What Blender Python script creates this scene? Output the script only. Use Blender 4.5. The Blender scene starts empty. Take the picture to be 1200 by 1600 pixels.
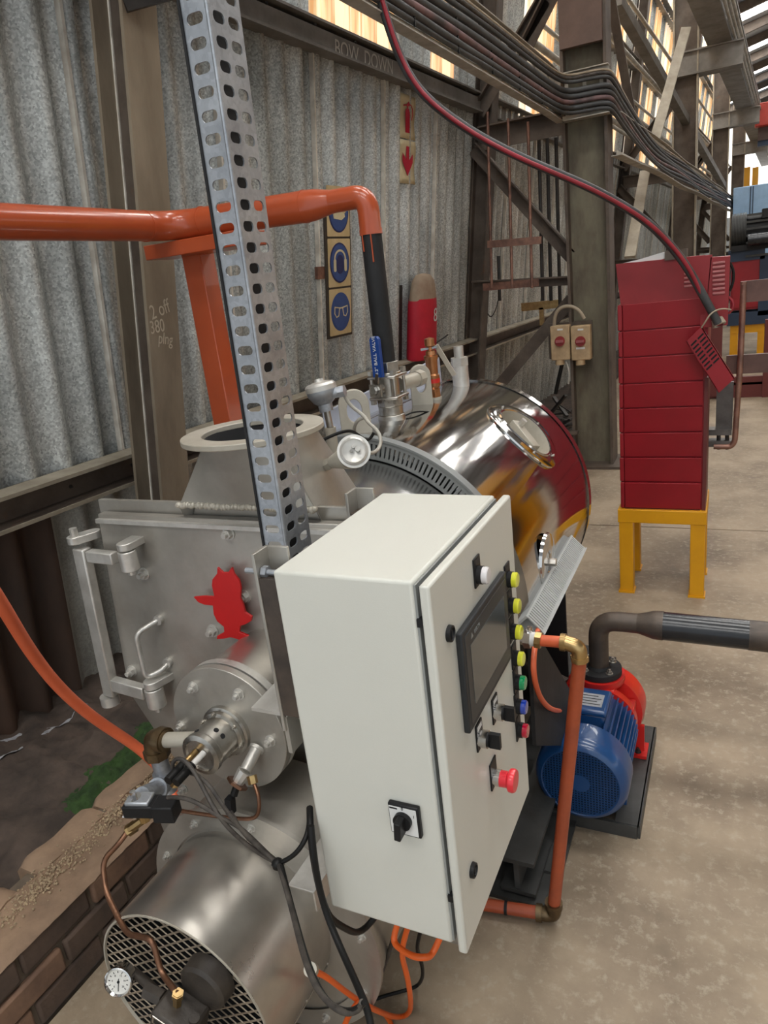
import bpy, bmesh, math, random
from mathutils import Vector, Matrix
random.seed(7)
V = Vector
PI = math.pi
sc = bpy.context.scene
C = sc.collection

# ------------------------------------------------------------------ camera
CAM = V((0, 0, 1.7))
F_PX = 1110.0
RM = Matrix(((0.89993523, 0.03038742, -0.43496343),
             (0.42055247, -0.32386933, 0.84749293),
             (-0.11511819, -0.9456137, -0.30424093)))
cd = bpy.data.cameras.new('camera')
cam = bpy.data.objects.new('camera', cd)
C.objects.link(cam)
cx, cy, cz = RM.col[0], -RM.col[1], -RM.col[2]
cam.matrix_world = Matrix(((cx.x, cy.x, cz.x, CAM.x), (cx.y, cy.y, cz.y, CAM.y), (cx.z, cy.z, cz.z, CAM.z), (0, 0, 0, 1)))
cd.sensor_fit = 'HORIZONTAL'
cd.sensor_width = 36.0
cd.lens = F_PX / 1200 * 36
cd.clip_start = 0.02
sc.camera = cam

# ------------------------------------------------------------------ world, light, exposure
w = bpy.data.worlds.new('sky'); sc.world = w; w.use_nodes = True
bg = w.node_tree.nodes['Background']
bg.inputs[0].default_value = (0.88, 0.95, 1.0, 1); bg.inputs[1].default_value = 0.95
sc.view_settings.view_transform = 'Standard'
sc.view_settings.look = 'None'
sc.view_settings.exposure = 0.0
sc.view_settings.gamma = 1.0
sc.view_settings.use_curve_mapping = False
sc.cycles.use_denoising = True
sc.cycles.max_bounces = 8
sc.cycles.sample_clamp_indirect = 6.0


# the daylight comes through strips of translucent roof sheeting, end windows and added side panes, built with the setting below
ROOFLIGHT, WINDOW = 16.5, 1.0

# ------------------------------------------------------------------ pixel <-> world helpers for measured positions
def ray(px, py):
    return RM @ V((px - 600, py - 800, F_PX))


def P(px, py, x=None, y=None, z=None):
    r = ray(px, py)
    if x is not None: t = (x - CAM.x) / r.x
    elif y is not None: t = (y - CAM.y) / r.y
    else: t = (z - CAM.z) / r.z
    return CAM + r * t


# wall frame: u along the wall, v up (the old wall leans a little), w towards the shop floor
EU = V((0.057, 1, 0)).normalized()
EV = V((0.13, 0, 1)); EV = (EV - EU * EV.dot(EU)).normalized()
EW = EU.cross(EV).normalized()
WO = V((-2.746, 0, 0))
MW = Matrix(((EU.x, EV.x, EW.x, WO.x), (EU.y, EV.y, EW.y, WO.y), (EU.z, EV.z, EW.z, WO.z), (0, 0, 0, 1)))


def W(u, v, w_=0.0):
    return WO + EU * u + EV * v + EW * w_


def PW(px, py, w_=0.0):
    """pixel -> (u, v) on the wall plane at offset w_"""
    r = ray(px, py); o = WO + EW * w_
    t = (o - CAM).dot(EW) / r.dot(EW)
    q = CAM + r * t - WO
    return q.dot(EU), q.dot(EV)


# ------------------------------------------------------------------ materials
MATS = {}


def mat(name, col, rough=0.5, metal=0.0, col2=None, nscale=6.0, namt=0.5, bump=0.0, bscale=60.0, rust=None, rscale=3.0, ramt=0.5,
        spec=0.5, coat=0.0, stretch=(1, 1, 1), rvar=0.0, detail=6.0, spangle=0.0):
    if name in MATS: return MATS[name]
    m = bpy.data.materials.new(name); MATS[name] = m; m.use_nodes = True
    nt = m.node_tree; N = nt.nodes; L = nt.links
    b = N['Principled BSDF']
    b.inputs['Roughness'].default_value = rough; b.inputs['Metallic'].default_value = metal
    b.inputs['Specular IOR Level'].default_value = spec; b.inputs['Coat Weight'].default_value = coat
    tc = N.new('ShaderNodeTexCoord'); mp = N.new('ShaderNodeMapping'); L.new(tc.outputs['Object'], mp.inputs[0])
    mp.inputs['Scale'].default_value = stretch
    vec = mp.outputs[0]
    n = N.new('ShaderNodeTexNoise'); n.inputs['Scale'].default_value = nscale; n.inputs['Detail'].default_value = detail
    n.inputs['Roughness'].default_value = 0.62; L.new(vec, n.inputs['Vector'])
    c1 = tuple(col) + (1,); c2 = tuple(col2 if col2 else [max(0, c * (1 - 0.35 * namt)) for c in col]) + (1,)
    rp = N.new('ShaderNodeValToRGB'); rp.color_ramp.elements[0].position = 0.5 - 0.25 * max(0.2, 1 - namt * 0.5); rp.color_ramp.elements[1].position = 0.5 + 0.22 * max(0.2, 1 - namt * 0.5)
    rp.color_ramp.elements[0].color = c2; rp.color_ramp.elements[1].color = c1
    L.new(n.outputs['Fac'], rp.inputs[0])
    out = rp.outputs[0]
    if spangle > 0:
        vo = N.new('ShaderNodeTexVoronoi'); vo.inputs['Scale'].default_value = 135; L.new(tc.outputs['Object'], vo.inputs['Vector'])
        bw = N.new('ShaderNodeRGBToBW'); L.new(vo.outputs['Color'], bw.inputs[0])
        mr = N.new('ShaderNodeMapRange'); mr.inputs['To Min'].default_value = 1 - spangle; mr.inputs['To Max'].default_value = 1 + spangle
        L.new(bw.outputs[0], mr.inputs[0])
        mx = N.new('ShaderNodeMix'); mx.data_type = 'RGBA'; mx.blend_type = 'MULTIPLY'; mx.inputs['Factor'].default_value = 1
        L.new(out, mx.inputs['A']); L.new(mr.outputs[0], mx.inputs['B']); out = mx.outputs['Result']
    if rust:
        n2 = N.new('ShaderNodeTexNoise'); n2.inputs['Scale'].default_value = rscale; n2.inputs['Detail'].default_value = 9; n2.inputs['Roughness'].default_value = 0.7
        L.new(vec, n2.inputs['Vector'])
        r2 = N.new('ShaderNodeValToRGB'); r2.color_ramp.elements[0].position = 0.72 - 0.34 * ramt; r2.color_ramp.elements[1].position = 0.86 - 0.3 * ramt
        L.new(n2.outputs['Fac'], r2.inputs[0])
        mx = N.new('ShaderNodeMix'); mx.data_type = 'RGBA'; L.new(r2.outputs[0], mx.inputs['Factor'])
        L.new(out, mx.inputs['A']); mx.inputs['B'].default_value = tuple(rust) + (1,); out = mx.outputs['Result']
        if metal > 0.3:
            mm = N.new('ShaderNodeMapRange'); mm.inputs['To Min'].default_value = metal; mm.inputs['To Max'].default_value = 0.1
            L.new(r2.outputs[0], mm.inputs[0]); L.new(mm.outputs[0], b.inputs['Metallic'])
    L.new(out, b.inputs['Base Color'])
    if rvar > 0:
        mr = N.new('ShaderNodeMapRange'); mr.inputs['To Min'].default_value = max(0.02, rough - rvar); mr.inputs['To Max'].default_value = min(1, rough + rvar)
        L.new(n.outputs['Fac'], mr.inputs[0]); L.new(mr.outputs[0], b.inputs['Roughness'])
    if bump > 0:
        n3 = N.new('ShaderNodeTexNoise'); n3.inputs['Scale'].default_value = bscale; n3.inputs['Detail'].default_value = 5; L.new(vec, n3.inputs['Vector'])
        bp = N.new('ShaderNodeBump'); bp.inputs['Strength'].default_value = bump; bp.inputs['Distance'].default_value = 0.01
        L.new(n3.outputs['Fac'], bp.inputs['Height']); L.new(bp.outputs[0], b.inputs['Normal'])
    return m


def glow(name, col, strength):
    m = bpy.data.materials.new(name); MATS[name] = m; m.use_nodes = True
    b = m.node_tree.nodes['Principled BSDF']; b.inputs['Base Color'].default_value = tuple(col) + (1,)
    b.inputs['Emission Color'].default_value = tuple(col) + (1,); b.inputs['Emission Strength'].default_value = strength
    return m


mat('galv', (0.66, 0.68, 0.66), 0.45, 0.32, (0.33, 0.34, 0.325), 3.0, 0.9, 0.10, 160, rust=(0.13, 0.085, 0.05), rscale=2.2, ramt=0.22, stretch=(1.0, 0.22, 1.0), spangle=0.42, rvar=0.12)
mat('galv_old', (0.56, 0.57, 0.54), 0.55, 0.28, (0.28, 0.28, 0.255), 3.5, 0.9, 0.10, 140, rust=(0.14, 0.08, 0.045), rscale=2.0, ramt=0.38, stretch=(1, 0.2, 1), spangle=0.46)
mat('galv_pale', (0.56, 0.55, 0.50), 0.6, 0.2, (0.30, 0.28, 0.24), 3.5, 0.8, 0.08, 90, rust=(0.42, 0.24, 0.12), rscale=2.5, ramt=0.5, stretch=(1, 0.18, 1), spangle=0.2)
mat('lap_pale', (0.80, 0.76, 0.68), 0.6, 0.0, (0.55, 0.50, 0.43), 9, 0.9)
mat('rust_sheet', (0.085, 0.045, 0.028), 0.8, 0.0, (0.045, 0.028, 0.020), 3, 0.9, 0.2, 50, rust=(0.30, 0.13, 0.045), rscale=2.2, ramt=0.22, stretch=(1, 0.3, 1))
mat('beam_brown', (0.135, 0.105, 0.082), 0.62, 0.15, (0.075, 0.055, 0.042), 5, 0.8, 0.12, 80, rust=(0.17, 0.085, 0.045), rscale=4, ramt=0.3)
mat('beam_tan', (0.34, 0.28, 0.205), 0.6, 0.1, (0.20, 0.16, 0.115), 4, 0.8, 0.1, 60, rust=(0.11, 0.07, 0.045), rscale=3, ramt=0.3, stretch=(1, 1, 0.3))
mat('beam_green', (0.19, 0.172, 0.115), 0.65, 0.0, (0.075, 0.055, 0.038), 5, 0.6, 0.12, 50, rust=(0.10, 0.06, 0.04), rscale=3.5, ramt=0.5, stretch=(1, 1, 0.35))
mat('beam_grey', (0.25, 0.235, 0.215), 0.6, 0.2, (0.15, 0.135, 0.12), 4, 0.8, 0.08, 60, rust=(0.13, 0.08, 0.05), rscale=4, ramt=0.25)
mat('beam_light', (0.42, 0.37, 0.29), 0.6, 0.1, (0.28, 0.24, 0.18), 6, 0.8, 0.08, 60)
mat('brown_box', (0.14, 0.085, 0.065), 0.5, 0.0, (0.10, 0.06, 0.045), 6, 0.6, 0.05, 60)
mat('silver', (0.50, 0.475, 0.43), 0.40, 0.65, (0.36, 0.335, 0.295), 4, 0.8, 0.06, 40, rvar=0.10, rust=(0.30, 0.25, 0.19), rscale=2.4, ramt=0.22)
mat('silver_bright', (0.68, 0.66, 0.62), 0.40, 0.6, (0.50, 0.48, 0.44), 12, 0.7, 0.10, 60, rvar=0.1)
mat('hopper', (0.52, 0.50, 0.455), 0.42, 0.5, (0.37, 0.35, 0.31), 4, 0.8, 0.06, 40, rvar=0.1, rust=(0.40, 0.34, 0.25), rscale=2.5, ramt=0.3)
mat('duct_metal', (0.58, 0.55, 0.50), 0.30, 0.85, (0.42, 0.39, 0.35), 3.5, 0.8, 0.05, 20, rvar=0.12, rust=(0.34, 0.28, 0.21), rscale=1.8, ramt=0.3)
mat('cream_steel', (0.50, 0.465, 0.395), 0.5, 0.2, (0.37, 0.335, 0.27), 5, 0.8, 0.06, 40, rust=(0.40, 0.32, 0.22), rscale=3, ramt=0.25)
mat('stainless', (0.66, 0.65, 0.64), 0.10, 1.0, (0.58, 0.57, 0.555), 3, 0.5, 0.012, 9, rvar=0.05)
mat('stainless_dull', (0.48, 0.475, 0.47), 0.22, 1.0, (0.38, 0.375, 0.37), 6, 0.7, 0.02, 14, rvar=0.08)
mat('chrome', (0.72, 0.71, 0.70), 0.16, 1.0, (0.55, 0.54, 0.53), 20, 0.6)
mat('steel', (0.56, 0.54, 0.50), 0.30, 0.95, (0.36, 0.33, 0.29), 18, 0.8, 0.05, 80, rvar=0.1)
mat('zinc', (0.46, 0.48, 0.51), 0.46, 0.75, (0.33, 0.35, 0.385), 9, 0.8, 0.02, 50, rvar=0.1, spangle=0.12)
mat('cabinet', (0.64, 0.635, 0.575), 0.38, 0.0, (0.62, 0.615, 0.555), 5, 0.4, 0.05, 420, spec=0.4)
mat('gasket', (0.12, 0.12, 0.115), 0.7)
mat('cab_edge', (0.30, 0.31, 0.30), 0.5, 0.2)
mat('black', (0.018, 0.018, 0.019), 0.38, 0.0, (0.012, 0.012, 0.013), 20, 0.4, spec=0.2)
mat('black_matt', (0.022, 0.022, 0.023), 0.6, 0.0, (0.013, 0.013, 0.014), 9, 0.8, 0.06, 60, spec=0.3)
mat('hmi_frame', (0.036, 0.038, 0.041), 0.45, 0.0, spec=0.2)
mat('hmi_in', (0.040, 0.043, 0.046), 0.32, spec=0.2)
mat('hmi_screen', (0.085, 0.095, 0.095), 0.10, 0.0, (0.06, 0.07, 0.07), 4, 0.6, spec=0.6)
mat('white', (0.78, 0.78, 0.76), 0.4)
mat('white_print', (0.72, 0.72, 0.70), 0.5)
mat('lens_white', (0.80, 0.78, 0.80), 0.12, spec=0.7, coat=0.6)
mat('lens_yellow', (0.78, 0.78, 0.05), 0.12, spec=0.7, coat=0.6)
mat('lens_green', (0.0, 0.30, 0.10), 0.12, spec=0.7, coat=0.6)
mat('lens_blue', (0.01, 0.05, 0.42), 0.12, spec=0.7, coat=0.6)
mat('lens_red', (0.50, 0.0, 0.03), 0.12, spec=0.7, coat=0.6)
mat('estop', (0.85, 0.03, 0.05), 0.3, coat=0.3)
mat('orange_paint', (0.44, 0.078, 0.024), 0.28, 0.0, (0.40, 0.068, 0.021), 8, 0.6, 0.02, 30, coat=0.3)
mat('orange_hose', (0.74, 0.145, 0.055), 0.42, 0.0, (0.66, 0.12, 0.045), 9, 0.6)
mat('orange_rust', (0.43, 0.085, 0.03), 0.42, 0.0, (0.32, 0.065, 0.028), 12, 0.8, 0.05, 90)
mat('orange_cable', (0.76, 0.12, 0.012), 0.42, 0.0, (0.66, 0.11, 0.014), 14, 0.6)
mat('red_emblem', (0.55, 0.012, 0.012), 0.32, 0.0, (0.48, 0.01, 0.01), 12, 0.5, 0.03, 60)
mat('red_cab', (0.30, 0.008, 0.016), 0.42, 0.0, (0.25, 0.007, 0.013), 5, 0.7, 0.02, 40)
mat('red_cab_top', (0.27, 0.014, 0.018), 0.48, 0.0, (0.22, 0.011, 0.014), 6, 0.7, 0.02, 40)
mat('louvre', (0.42, 0.13, 0.13), 0.45)
mat('red_pump', (0.62, 0.022, 0.016), 0.32, 0.0, (0.54, 0.018, 0.014), 9, 0.7, 0.05, 40, coat=0.2)
mat('red_cover', (0.56, 0.012, 0.035), 0.55, 0.0, (0.45, 0.01, 0.028), 9, 0.7, 0.08, 30)
mat('dust_cover', (0.40, 0.31, 0.22), 0.8, 0.0, (0.30, 0.20, 0.14), 9, 0.8, 0.1, 40)
mat('red_crane', (0.55, 0.05, 0.03), 0.5)
mat('yellow', (0.72, 0.34, 0.004), 0.42, 0.0, (0.66, 0.30, 0.004), 7, 0.6, 0.03, 40)
mat('blue_motor', (0.012, 0.062, 0.19), 0.28, 0.0, (0.009, 0.050, 0.16), 8, 0.6, 0.03, 50, coat=0.3)
mat('blue_machine', (0.30, 0.46, 0.66), 0.5)
mat('blue_dark', (0.02, 0.04, 0.08), 0.5)
mat('blue_handle', (0.008, 0.055, 0.27), 0.4)
mat('iron', (0.060, 0.053, 0.048), 0.42, 0.3, (0.034, 0.030, 0.028), 9, 0.8, 0.08, 60, rust=(0.14, 0.075, 0.045), rscale=5, ramt=0.25)
mat('pipe_dark', (0.022, 0.025, 0.030), 0.26, 0.1, (0.015, 0.016, 0.019), 6, 0.7, 0.03, 40, rvar=0.08)
mat('pipe_burnt', (0.10, 0.075, 0.058), 0.45, 0.3, (0.055, 0.043, 0.036), 12, 0.9, 0.06, 70)
mat('pump_dirt', (0.055, 0.045, 0.036), 0.5, 0.2, (0.03, 0.024, 0.02), 14, 0.9, 0.15, 60)
mat('skid', (0.062, 0.062, 0.060), 0.5, 0.1, (0.036, 0.036, 0.034), 7, 0.8, 0.08, 60)
mat('brass', (0.52, 0.36, 0.16), 0.30, 0.9, (0.33, 0.21, 0.09), 22, 0.8, 0.06, 90)
mat('brass_dark', (0.20, 0.14, 0.075), 0.38, 0.8, (0.11, 0.075, 0.042), 22, 0.9, 0.1, 70)
mat('bronze', (0.55, 0.26, 0.12), 0.28, 0.9, (0.40, 0.17, 0.075), 20, 0.8, 0.06, 90)
mat('copper', (0.25, 0.125, 0.072), 0.38, 0.8, (0.14, 0.068, 0.042), 16, 0.9, 0.05, 70)
mat('copper_bus', (0.34, 0.18, 0.13), 0.45, 0.6, (0.17, 0.095, 0.075), 10, 0.9, 0.06, 50)
mat('bus_plate', (0.15, 0.082, 0.066), 0.5, 0.3, (0.10, 0.055, 0.045), 8, 0.9, 0.05, 50)
mat('bus_grey', (0.16, 0.145, 0.135), 0.5, 0.4, (0.09, 0.08, 0.075), 8, 0.9)
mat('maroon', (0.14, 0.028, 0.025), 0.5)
mat('rubber', (0.011, 0.0105, 0.010), 0.45, 0.0, (0.013, 0.0125, 0.012), 20, 0.7, spec=0.2)
mat('cable_grey', (0.060, 0.062, 0.064), 0.55, 0.0, (0.036, 0.036, 0.036), 9, 0.9, 0.08, 60)
mat('cable_dusty', (0.085, 0.072, 0.060), 0.6, 0.0, (0.028, 0.023, 0.020), 26, 0.9)
mat('cable_red', (0.34, 0.02, 0.035), 0.45, 0.0, (0.22, 0.015, 0.022), 9, 0.9)
mat('cable_pink', (0.22, 0.12, 0.12), 0.6, 0.0, (0.06, 0.05, 0.05), 5, 0.9)
mat('cable_tan', (0.40, 0.33, 0.24), 0.6)
mat('cable_white', (0.46, 0.44, 0.39), 0.5, 0.0, (0.36, 0.33, 0.28), 20, 0.6)
mat('tray', (0.52, 0.49, 0.43), 0.55, 0.3, (0.34, 0.31, 0.26), 7, 0.8, 0.05, 50)
mat('duct_pvc', (0.225, 0.235, 0.232), 0.45, 0.0, (0.20, 0.21, 0.207), 12, 0.5)
mat('duct_pvc_lit', (0.46, 0.475, 0.47), 0.45, 0.0, (0.40, 0.415, 0.41), 12, 0.5)  # same grey duct plastic, coloured lighter for the light on the straight run
mat('concrete', (0.36, 0.280, 0.195), 0.62, 0.0, (0.185, 0.138, 0.094), 2.0, 0.85, 0.14, 40, rust=(0.39, 0.325, 0.24), rscale=30.0, ramt=0.60, detail=12)
mat('brick', (0.25, 0.145, 0.092), 0.8, 0.0, (0.15, 0.088, 0.060), 8, 0.9, 0.25, 40, rust=(0.24, 0.18, 0.12), rscale=6, ramt=0.3)
mat('brick_dark', (0.125, 0.082, 0.060), 0.8, 0.0, (0.075, 0.052, 0.04), 8, 0.9, 0.25, 40)
mat('coping', (0.34, 0.225, 0.145), 0.85, 0.0, (0.22, 0.145, 0.095), 7, 0.9, 0.3, 28, rust=(0.13, 0.095, 0.066), rscale=5, ramt=0.3)
mat('mortar', (0.165, 0.125, 0.090), 0.9, 0.0, (0.11, 0.085, 0.062), 12, 0.9, 0.3, 50)
mat('rubble', (0.50, 0.38, 0.24), 0.9, 0.0, (0.34, 0.25, 0.16), 40, 0.9, 0.4, 120)
mat('soil', (0.085, 0.060, 0.046), 0.9, 0.0, (0.036, 0.026, 0.020), 7, 0.9, 0.5, 26, rust=(0.085, 0.060, 0.045), rscale=14, ramt=0.3)
mat('moss', (0.030, 0.070, 0.012), 0.9, 0.0, (0.014, 0.034, 0.007), 14, 0.9, 0.6, 60)
mat('lime', (0.42, 0.42, 0.44), 0.8, 0.0, (0.22, 0.22, 0.23), 25, 0.9, 0.3, 60)
mat('sign_board', (0.055, 0.040, 0.030), 0.7, 0.0)
mat('sign_cream', (0.68, 0.53, 0.30), 0.6, 0.0, (0.58, 0.43, 0.21), 9, 0.7)
mat('sign_pale', (0.72, 0.64, 0.42), 0.6, 0.0, (0.64, 0.54, 0.33), 9, 0.7)
mat('sign_blue', (0.045, 0.095, 0.29), 0.55, 0.0, (0.035, 0.07, 0.22), 9, 0.7)
mat('sign_navy', (0.025, 0.03, 0.12), 0.55)
mat('sign_red', (0.55, 0.01, 0.04), 0.5)
mat('isolator_box', (0.50, 0.36, 0.21), 0.6, 0.0, (0.36, 0.25, 0.14), 12, 0.9, 0.05, 60)
mat('knob_red', (0.30, 0.03, 0.03), 0.5)
mat('gauge_face', (0.70, 0.69, 0.65), 0.35, 0.0, (0.62, 0.60, 0.55), 9, 0.5)
mat('soot_shade', (0.008, 0.008, 0.009), 0.9)  # soot in the flue; elsewhere black painted for shade inside openings
mat('porcelain', (0.78, 0.76, 0.72), 0.3)
mat('chalk', (0.60, 0.52, 0.40), 0.9)
mat('paint_white', (0.50, 0.47, 0.42), 0.9)
mat('flat_bar', (0.48, 0.52, 0.62), 0.5, 0.2)
mat('roof_sheet', (0.50, 0.55, 0.62), 0.5, 0.3, (0.38, 0.42, 0.48), 4, 0.7, stretch=(0.2, 1, 1))
mat('shop_wall', (0.30, 0.30, 0.29), 0.7)
mat('mesh_wire', (0.36, 0.30, 0.23), 0.5, 0.3, (0.24, 0.19, 0.14), 12, 0.8)
glow('rooflight', (1.0, 0.985, 0.95), ROOFLIGHT)
glow('wall_light', (1.0, 0.98, 0.95), WINDOW)


def sheet_glow(name, c1, c2, strength):
    """weathered translucent sheet with daylight behind it, streaked along its corrugations"""
    m = glow(name, c1, strength); N = m.node_tree.nodes; L = m.node_tree.links; b = N['Principled BSDF']
    tc = N.new('ShaderNodeTexCoord'); mp = N.new('ShaderNodeMapping'); mp.inputs['Scale'].default_value = (1, 0.04, 0.3); L.new(tc.outputs['Object'], mp.inputs[0])
    n = N.new('ShaderNodeTexNoise'); n.inputs['Scale'].default_value = 26; n.inputs['Detail'].default_value = 3; L.new(mp.outputs[0], n.inputs['Vector'])
    rp = N.new('ShaderNodeValToRGB'); rp.color_ramp.elements[0].position = 0.40; rp.color_ramp.elements[1].position = 0.58
    rp.color_ramp.elements[0].color = tuple(c2) + (1,); rp.color_ramp.elements[1].color = tuple(c1) + (1,)
    L.new(n.outputs['Fac'], rp.inputs[0]); L.new(rp.outputs[0], b.inputs['Emission Color']); L.new(rp.outputs[0], b.inputs['Base Color'])


sheet_glow('sheet_light_amber', (1.0, 0.80, 0.52), (0.62, 0.33, 0.13), 0.85)
sheet_glow('sheet_light', (1.0, 0.92, 0.78), (0.70, 0.52, 0.34), 0.95)

# ------------------------------------------------------------------ mesh builder
def frame(d):
    d = V(d).normalized()
    a = V((0, 0, 1)) if abs(d.z) < 0.9 else V((0, 1, 0))
    u = d.cross(a).normalized()
    return u, d.cross(u).normalized() * -1, d      # u x v = d? keep right handed below


def smooth_path(pts, k=6):
    pts = [V(p) for p in pts]
    if len(pts) < 3: return pts
    out = []
    for i in range(len(pts) - 1):
        p0 = pts[i - 1] if i else pts[0] * 2 - pts[1]
        p1, p2 = pts[i], pts[i + 1]
        p3 = pts[i + 2] if i + 2 < len(pts) else pts[-1] * 2 - pts[-2]
        for j in range(k):
            t = j / k
            out.append(0.5 * ((2 * p1) + (p2 - p0) * t + (2 * p0 - 5 * p1 + 4 * p2 - p3) * t * t + (3 * p1 - p0 - 3 * p2 + p3) * t * t * t))
    out.append(pts[-1])
    return out


def fillet(pts, r, k=6):
    """polyline with rounded corners of radius-like length r"""
    pts = [V(p) for p in pts]; out = [pts[0]]
    for i in range(1, len(pts) - 1):
        a, b, c = pts[i - 1], pts[i], pts[i + 1]
        ra = min(r, (a - b).length * 0.49, (c - b).length * 0.49)
        s = b + (a - b).normalized() * ra; e = b + (c - b).normalized() * ra
        for j in range(k + 1):
            t = j / k
            out.append(s * (1 - t) ** 2 + b * 2 * t * (1 - t) + e * t * t)
    out.append(pts[-1])
    return out


class MB:
    def __init__(s, M=None):
        s.v = []; s.f = []; s.M = M

    def add(s, vs, fs, M=None):
        M = M if M is not None else s.M
        o = len(s.v)
        s.v += [(M @ V(p)) if M is not None else V(p) for p in vs]
        s.f += [tuple(i + o for i in f) for f in fs]
        return s

    def box(s, a, b, M=None):
        x0, y0, z0 = [min(a[i], b[i]) for i in range(3)]; x1, y1, z1 = [max(a[i], b[i]) for i in range(3)]
        return s.add([(x0, y0, z0), (x1, y0, z0), (x1, y1, z0), (x0, y1, z0), (x0, y0, z1), (x1, y0, z1), (x1, y1, z1), (x0, y1, z1)],
                     [(3, 2, 1, 0), (4, 5, 6, 7), (0, 1, 5, 4), (1, 2, 6, 5), (2, 3, 7, 6), (3, 0, 4, 7)], M)

    def beam(s, a, b, w_, h, up=(0, 0, 1)):
        """rectangular bar from a to b; h along up, w_ across"""
        a, b = V(a), V(b); d = (b - a).normalized(); up = V(up); sd = d.cross(up).normalized(); up = sd.cross(d).normalized()
        vs = []
        for p in (a, b):
            for i, j in ((-1, -1), (1, -1), (1, 1), (-1, 1)): vs.append(p + sd * (i * w_ / 2) + up * (j * h / 2))
        return s.add(vs, [(3, 2, 1, 0), (4, 5, 6, 7), (0, 1, 5, 4), (1, 2, 6, 5), (2, 3, 7, 6), (3, 0, 4, 7)])

    def prism(s, poly, o, ux, uy, th, hole=None):
        """polygon (list of 2d) extruded by th along ux x uy"""
        o, ux, uy = V(o), V(ux), V(uy); n = ux.cross(uy).normalized() * th
        k = len(poly)
        A = [o + ux * p[0] + uy * p[1] for p in poly]
        if hole is None:
            return s.add(A + [p + n for p in A], [tuple(range(k - 1, -1, -1)), tuple(range(k, 2 * k))] + [(i, (i + 1) % k, k + (i + 1) % k, k + i) for i in range(k)])
        B = [o + ux * p[0] + uy * p[1] for p in hole]      # same count as poly
        vs = A + [p + n for p in A] + B + [p + n for p in B]; fs = []
        for i in range(k):
            j = (i + 1) % k
            fs += [(i, j, k + j, k + i), (2 * k + j, 2 * k + i, 3 * k + i, 3 * k + j), (k + i, k + j, 3 * k + j, 3 * k + i), (j, i, 2 * k + i, 2 * k + j)]
        return s.add(vs, fs)

    def cyl(s, a, b, r0, r1=None, n=24, caps=True):
        a, b = V(a), V(b); r1 = r0 if r1 is None else r1; u, v_, d = frame(b - a)
        vs = []
        for p, r in ((a, r0), (b, r1)):
            vs += [p + u * (r * math.cos(2 * PI * i / n)) + v_ * (r * math.sin(2 * PI * i / n)) for i in range(n)]
        fs = [(i, (i + 1) % n, n + (i + 1) % n, n + i) for i in range(n)]
        if caps: fs += [tuple(range(n - 1, -1, -1)), tuple(range(n, 2 * n))]
        return s.add(vs, fs)

    def lathe(s, o, d, prof, n=32, a0=0.0, a1=2 * PI):
        """prof: list of (t along d, radius)"""
        o = V(o); u, v_, d = frame(d); full = abs(a1 - a0 - 2 * PI) < 1e-6; m = n if full else n + 1
        vs = []; fs = []
        for t, r in prof:
            vs += [o + d * t + u * (r * math.cos(a0 + (a1 - a0) * i / n)) + v_ * (r * math.sin(a0 + (a1 - a0) * i / n)) for i in range(m)]
        for k in range(len(prof) - 1):
            for i in range(n):
                j = (i + 1) % m
                fs.append((k * m + i, k * m + j, (k + 1) * m + j, (k + 1) * m + i))
        return s.add(vs, fs)

    def tube(s, pts, r, n=10, caps=True):
        pts = [V(p) for p in pts]; k = len(pts); rs = r if isinstance(r, (list, tuple)) else [r] * k
        d = (pts[1] - pts[0]).normalized(); u, v_, _ = frame(d); vs = []; fs = []
        for i, p in enumerate(pts):
            t = (pts[min(i + 1, k - 1)] - pts[max(i - 1, 0)]).normalized()
            u = (u - t * u.dot(t)).normalized(); v_ = t.cross(u)
            vs += [p + u * (rs[i] * math.cos(2 * PI * j / n)) + v_ * (rs[i] * math.sin(2 * PI * j / n)) for j in range(n)]
        for i in range(k - 1):
            fs += [(i * n + j, i * n + (j + 1) % n, (i + 1) * n + (j + 1) % n, (i + 1) * n + j) for j in range(n)]
        if caps: fs += [tuple(range(n - 1, -1, -1)), tuple(range((k - 1) * n, k * n))]
        return s.add(vs, fs)

    def ball(s, c, r, n=16, m=10, sc_=(1, 1, 1)):
        c = V(c); vs = []; fs = []
        for i in range(m + 1):
            th = PI * i / m
            vs += [c + V((r * sc_[0] * math.sin(th) * math.cos(2 * PI * j / n), r * sc_[1] * math.sin(th) * math.sin(2 * PI * j / n), r * sc_[2] * math.cos(th))) for j in range(n)]
        for i in range(m):
            fs += [(i * n + j, (i + 1) * n + j, (i + 1) * n + (j + 1) % n, i * n + (j + 1) % n) for j in range(n)]
        return s.add(vs, fs)

    def build(s, name, m, parent=None, bevel=0.0, label=None, kind=None, solid=0.0, angle=35, seg=2):
        org = WORLD.get(parent.name, V((0, 0, 0))) if parent is not None else V((0, 0, 0))
        me = bpy.data.meshes.new(name); me.from_pydata([tuple(p - org) for p in s.v], [], s.f)
        bm = bmesh.new(); bm.from_mesh(me); bmesh.ops.remove_doubles(bm, verts=bm.verts, dist=1e-6)
        bmesh.ops.recalc_face_normals(bm, faces=bm.faces); bm.to_mesh(me); bm.free()
        me.materials.append(MATS[m] if isinstance(m, str) else m)
        me.polygons.foreach_set('use_smooth', [True] * len(me.polygons)); me.set_sharp_from_angle(angle=math.radians(angle))
        o = bpy.data.objects.new(name, me); C.objects.link(o)
        if parent is not None: o.parent = parent
        WORLD[o.name] = org
        if solid: md = o.modifiers.new('thickness', 'SOLIDIFY'); md.thickness = solid; md.offset = 0
        if bevel:
            md = o.modifiers.new('edge', 'BEVEL'); md.width = bevel; md.segments = seg; md.limit_method = 'ANGLE'; md.angle_limit = math.radians(40)
        if label: o['label'] = label
        if kind: o['kind'] = kind
        return o


WORLD = {}


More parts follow.
